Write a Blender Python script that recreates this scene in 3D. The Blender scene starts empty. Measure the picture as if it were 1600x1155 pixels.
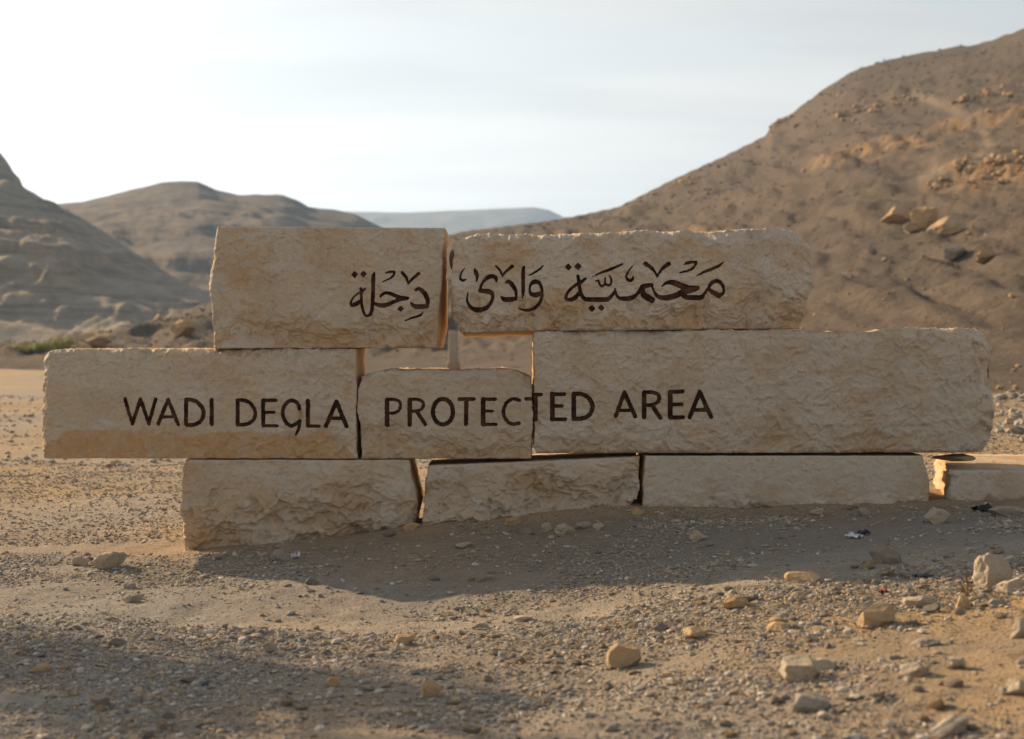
import bpy, math
import numpy as np
from mathutils import Vector

# ------------------------------------------------------------------ camera, sky, sun, exposure
sc = bpy.context.scene
F = 2536.0            # focal length in pixels of a 1600 pixel wide picture
DW = 8.0              # camera to the face of the sign
ZC = 1.01             # eye height
SC = F / DW           # 317 px per metre on the sign's face
HOR = 540.0           # row of the eye level
cam_d = bpy.data.cameras.new("camera")
cam = bpy.data.objects.new("camera", cam_d)
sc.collection.objects.link(cam)
cam.location = (0, -DW, ZC)
cam.rotation_euler = (math.radians(90), 0, 0)
cam_d.sensor_width = 36.0
cam_d.lens = 36.0 * F / 1600.0
cam_d.shift_y = -(1155 / 2 - HOR) / 1600.0
cam_d.clip_start = 0.05
cam_d.clip_end = 9000
cam_d.dof.use_dof = True
cam_d.dof.focus_distance = 7.75
cam_d.dof.aperture_fstop = 3.5
sc.camera = cam

SUN_EL = math.radians(22.0)
SUN_AZ = math.radians(50.0)      # to the left of the viewing axis, behind the sign
sun_dir = Vector((-math.sin(SUN_AZ) * math.cos(SUN_EL), math.cos(SUN_AZ) * math.cos(SUN_EL), math.sin(SUN_EL)))
sun_d = bpy.data.lights.new("sun", 'SUN')
sun_d.energy = 5.0
sun_d.angle = math.radians(0.53)
sun_d.color = (1.0, 0.71, 0.41)
sun = bpy.data.objects.new("sun", sun_d)
sun.rotation_euler = (-sun_dir).to_track_quat('-Z', 'Y').to_euler()
sc.collection.objects.link(sun)

world = bpy.data.worlds.new("World")
sc.world = world
world.use_nodes = True
nt = world.node_tree
nt.nodes.clear()
wo = nt.nodes.new('ShaderNodeOutputWorld')
bg = nt.nodes.new('ShaderNodeBackground')
bg.inputs['Strength'].default_value = 0.086
sky = nt.nodes.new('ShaderNodeTexSky')
sky.sky_type = 'NISHITA'
sky.sun_disc = False
sky.sun_elevation = SUN_EL
sky.sun_rotation = -SUN_AZ
sky.altitude = 100
sky.air_density = 1.0
sky.dust_density = 1.6
sky.ozone_density = 1.0
# thin high cloud veil, streaky, the same all over the dome
tc = nt.nodes.new('ShaderNodeTexCoord')
sx = nt.nodes.new('ShaderNodeSeparateXYZ')
nt.links.new(tc.outputs['Generated'], sx.inputs[0])
def wmath(op, a, b=None):
    n = nt.nodes.new('ShaderNodeMath'); n.operation = op
    for i, v in enumerate((a, b)):
        if v is None: continue
        if isinstance(v, (int, float)): n.inputs[i].default_value = v
        else: nt.links.new(v, n.inputs[i])
    return n.outputs[0]
zz = wmath('ADD', wmath('MAXIMUM', sx.outputs['Z'], 0.0), 0.16)
cx = wmath('DIVIDE', sx.outputs['X'], zz)
cy = wmath('DIVIDE', sx.outputs['Y'], zz)
cb = nt.nodes.new('ShaderNodeCombineXYZ')
nt.links.new(wmath('MULTIPLY', wmath('ADD', cx, wmath('MULTIPLY', cy, 0.10)), 0.55), cb.inputs[0])
nt.links.new(wmath('MULTIPLY', cy, 1.7), cb.inputs[1])
cn = nt.nodes.new('ShaderNodeTexNoise')
cn.inputs['Scale'].default_value = 1.1
cn.inputs['Detail'].default_value = 6
cn.inputs['Roughness'].default_value = 0.55
cn.inputs['Distortion'].default_value = 0.4
nt.links.new(cb.outputs[0], cn.inputs['Vector'])
cr = nt.nodes.new('ShaderNodeMapRange')
cr.interpolation_type = 'SMOOTHSTEP'
cr.inputs['From Min'].default_value = 0.34
cr.inputs['From Max'].default_value = 0.60
cr.inputs['To Min'].default_value = 0.68
cr.inputs['To Max'].default_value = 1.0
nt.links.new(cn.outputs['Fac'], cr.inputs['Value'])
cm = nt.nodes.new('ShaderNodeMix'); cm.data_type = 'RGBA'
nt.links.new(cr.outputs[0], cm.inputs['Factor'])
nt.links.new(sky.outputs[0], cm.inputs['A'])
bw = nt.nodes.new('ShaderNodeRGBToBW'); nt.links.new(sky.outputs[0], bw.inputs[0])
veil = nt.nodes.new('ShaderNodeCombineColor')            # cloud lit by the sky's own brightness, whitened
for i_, k_ in enumerate((1.275, 1.25, 1.205)): nt.links.new(wmath('MULTIPLY', wmath('POWER', wmath('DIVIDE', bw.outputs[0], 6.0), 0.85), k_ * 6.05), veil.inputs[i_])
nt.links.new(veil.outputs[0], cm.inputs['B'])
cn2 = nt.nodes.new('ShaderNodeTexNoise'); cn2.inputs['Scale'].default_value = 1.6; cn2.inputs['Detail'].default_value = 5; cn2.inputs['Roughness'].default_value = 0.5
nt.links.new(cb.outputs[0], cn2.inputs['Vector'])
cr2 = nt.nodes.new('ShaderNodeMapRange'); cr2.interpolation_type = 'SMOOTHSTEP'
for k_, x_ in (('From Min', 0.36), ('From Max', 0.62), ('To Min', 0.96), ('To Max', 1.05)): cr2.inputs[k_].default_value = x_
nt.links.new(cn2.outputs['Fac'], cr2.inputs['Value'])
cs = nt.nodes.new('ShaderNodeVectorMath'); cs.operation = 'SCALE'
nt.links.new(cm.outputs['Result'], cs.inputs[0]); nt.links.new(cr2.outputs[0], cs.inputs['Scale'])
nt.links.new(cs.outputs[0], bg.inputs['Color'])
nt.links.new(bg.outputs[0], wo.inputs['Surface'])

sc.view_settings.view_transform = 'Standard'
sc.view_settings.look = 'None'
sc.view_settings.exposure = 0.77
sc.view_settings.gamma = 1.0
sc.view_settings.use_curve_mapping = False
sc.cycles.use_denoising = True
sc.cycles.max_bounces = 8
sc.cycles.diffuse_bounces = 5
sc.cycles.volume_bounces = 1

# ------------------------------------------------------------------ numpy noise
_rng = np.random.RandomState(7)
_P = np.concatenate([_rng.permutation(512)] * 3)
_G = _rng.normal(size=(512, 3)); _G /= np.linalg.norm(_G, axis=1)[:, None]
_R = _rng.rand(512, 3)

def perlin(x, y, z=0.0, seed=0):
    x, y, z = np.broadcast_arrays(np.asarray(x, float) + seed * 17.31, np.asarray(y, float) - seed * 9.17, np.asarray(z, float) + seed * 3.7)
    xi, yi, zi = np.floor(x).astype(int), np.floor(y).astype(int), np.floor(z).astype(int)
    xf, yf, zf = x - xi, y - yi, z - zi
    u, v, w = (t * t * t * (t * (t * 6 - 15) + 10) for t in (xf, yf, zf))
    out = np.zeros(x.shape)
    for a in (0, 1):
        wa = u if a else 1 - u
        for b in (0, 1):
            wb = v if b else 1 - v
            for c in (0, 1):
                wc = w if c else 1 - w
                h = _P[(_P[(_P[(xi + a) & 511] + yi + b) & 511] + zi + c) & 511]
                g = _G[h]
                out += wa * wb * wc * (g[..., 0] * (xf - a) + g[..., 1] * (yf - b) + g[..., 2] * (zf - c))
    return out * 1.5

def fbm(x, y, z=0.0, seed=0, octaves=4, rough=0.5):
    s = 0.0; a = 1.0; f = 1.0
    for o in range(octaves):
        s = s + a * perlin(x * f, y * f, z * f if not np.isscalar(z) else z * f, seed + o * 5)
        a *= rough; f *= 2.03
    return s

def worley(x, y, seed=0, full=False):
    xi, yi = np.floor(x).astype(int), np.floor(y).astype(int)
    f1 = np.full(x.shape, 9.0); f2 = np.full(x.shape, 9.0); idv = np.zeros(x.shape); ox = np.zeros(x.shape); oy = np.zeros(x.shape)
    for a in (-1, 0, 1):
        for b in (-1, 0, 1):
            h = _P[(_P[(xi + a + seed * 31) & 511] + yi + b) & 511]
            r = _R[h]
            qx = x - (xi + a + r[..., 0]); qy = y - (yi + b + r[..., 1]); d = qx ** 2 + qy ** 2
            m = d < f1
            f2 = np.where(m, f1, np.minimum(f2, d)); idv = np.where(m, r[..., 2], idv); ox = np.where(m, qx, ox); oy = np.where(m, qy, oy); f1 = np.where(m, d, f1)
    return (np.sqrt(f1), np.sqrt(f2), idv, ox, oy) if full else (np.sqrt(f1), np.sqrt(f2), idv)

def sstep(a, b, x):
    t = np.clip((np.asarray(x, float) - a) / (b - a), 0, 1)
    return t * t * (3 - 2 * t)

# ------------------------------------------------------------------ mesh and object helpers
def mesh_np(name, V, faces_list, smooth=True):
    """V (n,3); faces_list: list of int arrays (m,k)"""
    me = bpy.data.meshes.new(name)
    V = np.asarray(V, np.float32)
    me.vertices.add(len(V)); me.vertices.foreach_set('co', V.ravel())
    loops = np.concatenate([f.ravel() for f in faces_list]).astype(np.int32)
    tot = np.concatenate([np.full(len(f), f.shape[1], np.int32) for f in faces_list])
    st = np.concatenate([[0], np.cumsum(tot)[:-1]]).astype(np.int32)
    me.loops.add(len(loops)); me.loops.foreach_set('vertex_index', loops)
    me.polygons.add(len(tot)); me.polygons.foreach_set('loop_start', st)
    me.polygons.foreach_set('loop_total', tot)
    me.polygons.foreach_set('use_smooth', np.full(len(tot), smooth))
    me.update(calc_edges=True); me.validate()
    return me

def attr(me, name, arr):
    a = me.attributes.new(name, 'FLOAT', 'POINT'); a.data.foreach_set('value', np.asarray(arr, np.float32))

def cattr(me, name, arr):
    a = me.attributes.new(name, 'FLOAT_COLOR', 'POINT')
    c = np.ones((len(arr), 4), np.float32); c[:, :3] = arr
    a.data.foreach_set('color', c.ravel())

def obj(name, me, mat=None, parent=None):
    o = bpy.data.objects.new(name, me)
    sc.collection.objects.link(o)
    if mat is not None and me is not None and not len(me.materials): me.materials.append(mat)
    if parent is not None: o.parent = parent
    return o

def tag(o, label=None, cat=None, group=None, kind=None):
    if label: o['label'] = label
    if cat: o['category'] = cat
    if group: o['group'] = group
    if kind: o['kind'] = kind
    return o

def grid_faces(nu, nv, off=0):
    i = np.arange(nu - 1)[:, None]; j = np.arange(nv - 1)[None, :]
    a = (i * nv + j).ravel() + off
    return np.stack([a, a + nv, a + nv + 1, a + 1], 1)

# ------------------------------------------------------------------ materials
class NT:
    def __init__(s, name):
        s.m = bpy.data.materials.new(name); s.m.use_nodes = True
        s.t = s.m.node_tree; s.t.nodes.clear()
        s.out = s.n('ShaderNodeOutputMaterial'); s.b = s.n('ShaderNodeBsdfPrincipled')
        s.l(s.b.outputs[0], s.out.inputs['Surface'])
        s.b.inputs['Roughness'].default_value = 0.9
        s.b.inputs['Specular IOR Level'].default_value = 0.25
    def n(s, k): return s.t.nodes.new(k)
    def l(s, a, b): s.t.links.new(a, b)
    def put(s, sock, v):
        if isinstance(v, bpy.types.NodeSocket): s.l(v, sock)
        else:
            try: sock.default_value = v
            except Exception: sock.default_value = (*v, 1)
    def noise(s, scale, detail=4, rough=0.55, vec=None, dist=0.0):
        n = s.n('ShaderNodeTexNoise'); n.inputs['Scale'].default_value = scale
        n.inputs['Detail'].default_value = detail; n.inputs['Roughness'].default_value = rough
        n.inputs['Distortion'].default_value = dist
        s.l(vec if vec is not None else s.pos(), n.inputs['Vector']); return n.outputs['Fac']
    def vor(s, scale, vec=None, feat='F1'):
        n = s.n('ShaderNodeTexVoronoi'); n.feature = feat; n.inputs['Scale'].default_value = scale
        s.l(vec if vec is not None else s.pos(), n.inputs['Vector']); return n
    def pos(s):
        if not hasattr(s, '_p'): s._p = s.n('ShaderNodeTexCoord')
        return s._p.outputs['Object']
    def ramp(s, v, a, b, lo=0.0, hi=1.0):
        n = s.n('ShaderNodeMapRange'); n.interpolation_type = 'SMOOTHSTEP'
        for k, x in (('From Min', a), ('From Max', b), ('To Min', lo), ('To Max', hi)): n.inputs[k].default_value = x
        s.l(v, n.inputs['Value']); return n.outputs[0]
    def math(s, op, a, b=0.0):
        n = s.n('ShaderNodeMath'); n.operation = op; s.put(n.inputs[0], a); s.put(n.inputs[1], b); return n.outputs[0]
    def mix(s, f, a, b, mode='MIX'):
        n = s.n('ShaderNodeMix'); n.data_type = 'RGBA'; n.blend_type = mode
        s.put(n.inputs['Factor'], f); s.put(n.inputs['A'], a); s.put(n.inputs['B'], b); return n.outputs['Result']
    def attr(s, name, out='Fac'):
        n = s.n('ShaderNodeAttribute'); n.attribute_name = name; return n.outputs[out]
    def bump(s, h, dist, strength=1.0, prev=None):
        n = s.n('ShaderNodeBump'); n.inputs['Distance'].default_value = dist; n.inputs['Strength'].default_value = strength
        s.l(h, n.inputs['Height'])
        if prev is not None: s.l(prev, n.inputs['Normal'])
        return n.outputs[0]
    def fin(s, col, nor=None, rough=None):
        s.put(s.b.inputs['Base Color'], col)
        if nor is not None: s.l(nor, s.b.inputs['Normal'])
        if rough is not None: s.put(s.b.inputs['Roughness'], rough)
        return s.m

def limestone():
    s = NT('limestone')
    big = s.noise(3.5, 5, 0.6); mid = s.noise(22, 5, 0.62); fine = s.noise(140, 4, 0.6)
    c = s.mix(s.ramp(big, 0.35, 0.65), (0.545, 0.45, 0.335), (0.47, 0.385, 0.29))
    c = s.mix(s.ramp(s.attr('grey'), 0.0, 1.0, 0.0, 0.7), c, (0.555, 0.51, 0.445))
    och = s.mix(s.ramp(mid, 0.35, 0.7), (0.48, 0.29, 0.12), (0.44, 0.245, 0.085))
    t = s.math('MULTIPLY', s.attr('ochre'), s.ramp(mid, 0.25, 0.55, 0.6, 1.0))
    c = s.mix(t, c, och)
    mp = s.n('ShaderNodeMapping'); mp.inputs['Scale'].default_value = (1.0, 1.0, 1.9); s.l(s.pos(), mp.inputs[0])
    fl = s.noise(34, 5, 0.7, mp.outputs[0], 0.6)
    c = s.mix(s.ramp(fl, 0.52, 0.68, 0.0, 0.75), c, (0.39, 0.265, 0.145))
    c = s.mix(s.ramp(s.noise(11, 5, 0.65), 0.50, 0.68, 0.0, 0.5), c, (0.455, 0.43, 0.40))
    c = s.mix(s.ramp(fine, 0.35, 0.75, 0.0, 0.30), c, (0.60, 0.52, 0.42))
    c = s.mix(s.math('MULTIPLY', s.attr('bounce_tint'), s.ramp(mid, 0.3, 0.6, 0.55, 1.0)), c, (0.60, 0.41, 0.205))  # warm bounce light painted into the colour of the block sides
    c = s.mix(s.ramp(s.noise(60, 5, 0.7), 0.56, 0.72, 0.0, 0.55), c, (0.29, 0.215, 0.15))
    oi = s.n('ShaderNodeObjectInfo')
    c = s.mix(s.math('MULTIPLY', oi.outputs['Random'], 0.24), c, (0.40, 0.315, 0.225))
    v = s.vor(38); pit = s.math('MULTIPLY', s.ramp(v.outputs['Distance'], 0.055, 0.10, 1.0, 0.0), s.ramp(s.noise(5, 3), 0.5, 0.62))
    c = s.mix(s.math('MULTIPLY', pit, 0.8), c, (0.10, 0.055, 0.03))
    c = s.mix(s.math('MULTIPLY', s.attr('chisel'), 0.22), c, (0.64, 0.57, 0.47))
    n = s.bump(mid, 0.013, 0.75); n = s.bump(s.noise(55, 4, 0.6), 0.006, 0.7, n); n = s.bump(fine, 0.0022, 0.8, n)
    n = s.bump(s.math('MULTIPLY', pit, -1.0), 0.004, 0.8, n)
    return s.fin(c, n, 0.92)

def paint():
    s = NT('brown_letter_paint')
    w = s.noise(75, 6, 0.7)
    c = s.mix(s.ramp(s.noise(17, 4), 0.38, 0.66), (0.034, 0.014, 0.008), (0.105, 0.050, 0.027))
    c = s.mix(s.ramp(w, 0.58, 0.76, 0.0, 0.55), c, (0.22, 0.15, 0.10))
    s.b.inputs['Specular IOR Level'].default_value = 0.12
    return s.fin(c, s.bump(w, 0.0015, 0.6), 0.62)

def ground_mat():
    s = NT('dry_sandy_ground')
    a = s.noise(0.9, 5, 0.6); b = s.noise(7, 6, 0.65); f = s.noise(65, 5, 0.7)
    c = s.mix(s.ramp(a, 0.35, 0.65), (0.305, 0.293, 0.276), (0.325, 0.312, 0.296))
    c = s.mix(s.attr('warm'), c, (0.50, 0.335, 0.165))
    c = s.mix(s.math('MULTIPLY', s.attr('dust'), 0.75), c, (0.50, 0.43, 0.34))
    c = s.mix(s.math('MULTIPLY', s.attr('brown'), 0.9), c, (0.175, 0.135, 0.098))
    mp = s.n('ShaderNodeMapping'); mp.inputs['Scale'].default_value = (0.35, 1.0, 1.0); s.l(s.pos(), mp.inputs[0])
    c = s.mix(s.ramp(s.noise(0.55, 5, 0.65, mp.outputs[0]), 0.46, 0.66, 0.0, 0.6), c, (0.25, 0.225, 0.195))
    c = s.mix(s.ramp(b, 0.45, 0.72, 0.0, 0.5), c, (0.255, 0.21, 0.16))
    c = s.mix(s.ramp(f, 0.42, 0.7, 0.0, 0.55), c, (0.24, 0.175, 0.115))
    c = s.mix(s.ramp(s.noise(110, 3, 0.6), 0.58, 0.7, 0.0, 0.5), c, (0.56, 0.49, 0.39))
    n = s.bump(b, 0.05, 0.6); n = s.bump(s.noise(24, 5, 0.65), 0.03, 0.7, n); n = s.bump(f, 0.016, 0.9, n)
    v = s.vor(85); n = s.bump(s.math('MULTIPLY', v.outputs['Distance'], -1.0), 0.007, 0.6, n)
    return s.fin(c, n, 0.97)

def hill_mat(name, c1, c2, c3, sc1, bumpd, strata=0.0, blot=0.6):
    s = NT(name)
    a = s.noise(sc1, 6, 0.62); b = s.noise(sc1 * 9, 6, 0.68); f = s.noise(sc1 * 48, 6, 0.75)
    c = s.mix(s.ramp(a, 0.35, 0.65), c1, c2)
    c = s.mix(s.ramp(f, 0.30, 0.46, 0.55, 0.0), c, tuple(x * 0.4 for x in c1))
    c = s.mix(s.math('MULTIPLY', s.attr('outcrop'), s.ramp(b, 0.3, 0.6, 0.5, 1.0)), c, c3)
    c = s.mix(s.ramp(b, 0.48, 0.68, 0.0, blot), c, tuple(x * 0.5 for x in c1))
    c = s.mix(s.ramp(f, 0.56, 0.70, 0.0, 0.6), c, tuple(min(1, x * 1.55) for x in c2))
    if strata:
        mp = s.n('ShaderNodeMapping'); mp.inputs['Scale'].default_value = (0.05, 0.05, 1.0); s.l(s.pos(), mp.inputs[0])
        st = s.noise(strata, 5, 0.65, mp.outputs[0], 1.2)
        c = s.mix(s.ramp(st, 0.5, 0.62, 0.0, 0.62), c, tuple(x * 0.5 for x in c1))
    c = s.mix(s.math('MULTIPLY', s.attr('track'), 0.9), c, tuple(min(1, x * 1.7) for x in c2))
    n = s.bump(b, bumpd, 0.9); n = s.bump(f, bumpd * 0.4, 1.0, n)
    return s.fin(c, n, 0.97)

def rock_mat(name, c1, c2, c3):
    s = NT(name)
    a = s.noise(9, 5, 0.6); f = s.noise(60, 5, 0.65)
    oi = s.n('ShaderNodeObjectInfo')
    c = s.mix(s.ramp(a, 0.38, 0.62), c1, c2)
    c = s.mix(s.ramp(s.noise(22, 4), 0.55, 0.7, 0, 0.6), c, c3)
    c = s.mix(s.ramp(f, 0.5, 0.75, 0, 0.45), c, tuple(x * 0.5 for x in c1))
    c = s.mix(s.math('MULTIPLY', oi.outputs['Random'], 0.35), c, (0.44, 0.37, 0.29))
    n = s.bump(a, 0.02, 0.6); n = s.bump(f, 0.006, 0.9, n)
    return s.fin(c, n, 0.9)

def vcol_mat(name, rough=0.92):
    s = NT(name)
    f = s.noise(150, 4, 0.6)
    c = s.mix(s.ramp(f, 0.3, 0.75, 0.0, 0.5), s.attr('col', 'Color'), s.mix(0.5, s.attr('col', 'Color'), (0.2, 0.15, 0.1)))
    return s.fin(c, s.bump(f, 0.003, 0.6), rough)

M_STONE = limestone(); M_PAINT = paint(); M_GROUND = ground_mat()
M_HILL = hill_mat('brown_desert_slope', (0.098, 0.078, 0.060), (0.128, 0.098, 0.071), (0.33, 0.21, 0.105), 0.05, 0.35, blot=0.3)
M_HILL2 = hill_mat('grey_layered_slope', (0.30, 0.262, 0.215), (0.37, 0.315, 0.25), (0.41, 0.31, 0.205), 0.02, 1.0, 0.42)
M_HILL3 = hill_mat('brown_layered_hill', (0.14, 0.12, 0.10), (0.17, 0.145, 0.118), (0.25, 0.19, 0.13), 0.02, 1.0, 0.3)
M_MESA = hill_mat('pale_far_plateau', (0.20, 0.19, 0.18), (0.23, 0.21, 0.19), (0.25, 0.22, 0.18), 0.004, 4.0)
M_RCREAM = rock_mat('cream_rock', (0.41, 0.35, 0.27), (0.35, 0.285, 0.21), (0.41, 0.28, 0.155))
M_ROCHRE = rock_mat('ochre_rock', (0.44, 0.29, 0.145), (0.37, 0.25, 0.14), (0.47, 0.37, 0.25))
M_RGREY = rock_mat('grey_rock', (0.31, 0.275, 0.235), (0.25, 0.215, 0.18), (0.36, 0.28, 0.2))
M_RDARK = rock_mat('dark_flint_rock', (0.095, 0.083, 0.072), (0.13, 0.11, 0.09), (0.17, 0.12, 0.08))
M_HROCK = rock_mat('hill_rock', (0.46, 0.29, 0.135), (0.38, 0.245, 0.125), (0.46, 0.35, 0.23))
M_GRAVEL = vcol_mat('mixed_gravel'); M_STRAW = vcol_mat('dry_straw', 0.85)

# ------------------------------------------------------------------ the ground
def ground_base(X, Y):
    zw = np.interp(X, [-8, -2.3, -1.62, -.47, .63, 2, 4, 9], [-.05, -.03, -.015, .085, .185, .215, .30, .5])
    zf = np.interp(X, [-6, -.6, .25, .55, .9, 1.7, 3, 6], [-.03, -.025, -.01, .06, .13, .20, .30, .5])
    zn = np.interp(X, [-6, -1.5, 0, 1, 2, 4], [-.04, -.03, .01, .13, .27, .5])
    k1 = sstep(-2.0, -0.15, Y)
    z = zf + (zw - zf) * k1
    k2 = 1 - sstep(-4.2, -2.1, Y)
    z = z + (zn - z) * k2
    D = Y + DW
    z = z + np.interp(D, [0, 40, 140, 260, 3500], [0, 0, .75, 1.2, 3.0]) * 1.0
    # low swells out on the plain
    z = z + 0.34 * sstep(14, 40, D) * perlin(X * .05, Y * .09, 0, 3) + 0.06 * sstep(8.6, 11, D) * perlin(X * .45, Y * .9, 0, 4)
    return z

def ground_z(X, Y):
    X = np.asarray(X, float); Y = np.asarray(Y, float)
    z = ground_base(X, Y)
    near = 1 - sstep(10, 30, Y)
    z = z + near * (0.022 * perlin(X * 1.3, Y * 1.3, 0, 11) + 0.011 * perlin(X * 4.1, Y * 4.1, 0, 12) + 0.006 * perlin(X * 11, Y * 11, 0, 13))
    # loose spoil lying against the foot of the sign
    dd = np.exp(-(np.clip(-Y, 0, 9) / .13) ** 2) * sstep(-1.75, -1.35, X) * (Y < 0.6)
    z = z + dd * (0.03 + 0.03 * perlin(X * 3.5, Y * 3, 0, 15))
    return z

def axis(a, b, step, lo, hi, g=1.065):
    core = list(np.arange(a, b + 1e-9, step))
    s = step; x = core[-1]; up = []
    while x < hi: s *= g; x += s; up.append(x)
    s = step; x = core[0]; dn = []
    while x > lo: s *= g; x -= s; dn.append(x)
    return np.array(dn[::-1] + core + up)

gx = axis(-3.1, 3.1, .0195, -1300, 1300); gy = axis(-5.1, 0.9, .0195, -60, 2900)
GX, GY = np.meshgrid(gx, gy, indexing='ij')
GZ = ground_z(GX, GY)
gme = mesh_np('ground', np.stack([GX, GY, GZ], -1).reshape(-1, 3), [grid_faces(len(gx), len(gy))])
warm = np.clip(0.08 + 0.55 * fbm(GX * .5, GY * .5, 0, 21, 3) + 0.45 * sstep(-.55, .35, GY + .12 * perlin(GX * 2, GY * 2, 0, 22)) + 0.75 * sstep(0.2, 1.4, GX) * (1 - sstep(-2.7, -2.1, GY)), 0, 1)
brown = sstep(9, 34, GY + DW) * sstep(-.12, .10, GX / (GY + DW + .01))
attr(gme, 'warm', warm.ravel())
attr(gme, 'brown', brown.ravel())
dust = np.exp(-((GY + 1.98 - .08 * GX + .12 * perlin(GX * 1.5, GY, 0, 71)) / .26) ** 2) * sstep(-1.7, -.5, GX) * sstep(-.5, .1, fbm(GX * 2.2, GY * 3.5, 0, 72, 3) + .15)
attr(gme, 'dust', dust.ravel())
tag(obj('ground', gme, M_GROUND), kind='structure')

def ray_ground(px, py):
    """point where the line of sight through a picture position meets the ground"""
    D = np.concatenate([np.linspace(2.2, 14, 560), np.geomspace(14.05, 300, 220)])
    X = (px - 800) / F * D; Z = ZC - (py - HOR) / F * D
    g = ground_z(X, D - DW)
    i = np.argmax(Z <= g)
    return float(X[i]), float(D[i] - DW), float(g[i])

# ------------------------------------------------------------------ hills: heights over bearing and distance
class Hill:
    def __init__(s, sil, base, foot, ridge, pw, rough, seed, ledges=(), back=0.55, groove=0.0, gully=0.0, lump=0.8):
        s.lump = lump; s.groove = groove; s.gully = gully
        s.sil = np.array(sil, float); s.base = base; s.foot = foot; s.ridge = ridge
        s.pw = pw; s.rough = rough; s.seed = seed; s.ledges = ledges; s.back = back
    def z(s, px, D):
        ip = lambda t: sum(np.interp(px + o, [p[0] for p in t], [p[1] for p in t]) for o in np.linspace(-170, 170, 11)) / 11
        D0 = ip(s.foot); D1 = ip(s.ridge); zb = s.base
        t = np.clip((D - D0) / (D1 - D0), -1, 1)
        ye = np.interp(px, s.sil[:, 0], s.sil[:, 1])
        ysm = sum(np.interp(px + o, s.sil[:, 0], s.sil[:, 1]) for o in np.linspace(-130, 130, 13)) / 13
        ys = ysm + (ye - ysm) * sstep(.72, .98, t)
        z1 = ZC - (ys - HOR) / F * D1
        X = (px - 800) / F * D
        f = np.where(t > 0, np.abs(t) ** s.pw, 0.0)
        H = z1 - zb
        up = zb + H * f
        over = np.clip((D - D1) / (D1 - D0), 0, 9)
        z = up - H * s.back * (over ** 1.35)
        z = np.where(t < 0, zb - 2.0 * np.abs(t) * 3, z)
        sz = s.rough
        w = sstep(0.0, 0.12, t) * (1 - 0.9 * sstep(0.8, 1.0, t))
        k = 1.0 / (sz * 9)
        n = fbm(X * k, D * k, 0, s.seed, 5, 0.58)
        rid = 1 - np.abs(fbm(X * k * .8 + D * k * .25, D * k * .45, 0, s.seed + 40, 3, .5)) * 2
        grv = np.abs(fbm((X * .5 + D) * k * .55, (D * .5 - X) * k * .09, 0, s.seed + 60, 3, .5))
        gul = np.abs(fbm(X * k * 1.3, D * k * .22, 0, s.seed + 70, 4, .55))
        z = z + w * sz * (s.lump * n + 0.3 * rid + s.groove * grv + s.gully * gul)
        for (h, th, x0, x1, amp) in s.ledges:            # rock steps that follow a level
            lev = zb + h + 0.02 * X + 1.3 * sz * perlin(X * k * 2.2, D * k, 0, s.seed + 9)
            m = sstep(x0 - 60, x0 + 20, px) * (1 - sstep(x1 - 20, x1 + 60, px))
            z = z + m * amp * sstep(lev - th, lev, z) * (1 - .6 * sstep(lev, lev + th * 9, z))
        return z
    def mask(s, px, D, z):
        X = (px - 800) / F * D
        o = np.zeros_like(z); k = 1.0 / (s.rough * 9)
        for (h, th, x0, x1, amp) in s.ledges:
            lev = s.base + h + 0.02 * X + 1.3 * s.rough * perlin(X * k * 2.2, D * k, 0, s.seed + 9)
            m = sstep(x0 - 60, x0 + 20, px) * (1 - sstep(x1 - 20, x1 + 60, px))
            o = np.maximum(o, m * np.exp(-((z - lev - amp * .4) / (th * 1.6 + amp)) ** 2) * sstep(-.25, .15, fbm(X * k * 4, D * k * 4, 0, s.seed + 3, 3)))
        return o
    def build(s, mat, px0, px1, npx, nD, dmin=None, dmax=None, track=None):
        px = np.linspace(px0, px1, npx)
        d0 = min(p[1] for p in s.foot) * 0.8 if dmin is None else dmin
        d1 = max(p[1] for p in s.ridge) * 1.5 if dmax is None else dmax
        D = np.geomspace(d0, d1, nD)
        PX, DD = np.meshgrid(px, D, indexing='ij')
        Z = s.z(PX, DD)
        X = (PX - 800) / F * DD
        me = mesh_np('hill', np.stack([X, DD - DW, Z], -1).reshape(-1, 3), [grid_faces(npx, nD)])
        attr(me, 'outcrop', s.mask(PX, DD, Z).ravel())
        tr = np.zeros(PX.shape)
        if track:
            PY = HOR - (Z - ZC) / DD * F
            tp = np.array(track, float)
            best = np.full(PX.shape, 1e9)
            for (a, b) in zip(tp[:-1], tp[1:]):
                ab = b - a; q = np.clip(((PX - a[0]) * ab[0] + (PY - a[1]) * ab[1]) / (ab @ ab), 0, 1)
                best = np.minimum(best, np.hypot(PX - a[0] - q * ab[0], (PY - a[1] - q * ab[1])))
            tr = 1 - sstep(3, 11, best)
        attr(me, 'track', tr.ravel())
        return me
    def hit(s, px, py):
        D = np.geomspace(17, 300, 560)
        z = s.z(np.full(D.shape, float(px)), D); zr = ZC - (py - HOR) / F * D
        i = int(np.argmax((z >= zr) & (D > np.interp(px, [p[0] for p in s.foot], [p[1] for p in s.foot]) * .98)))
        return (px - 800) / F * D[i], D[i] - DW, z[i], D[i]

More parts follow.
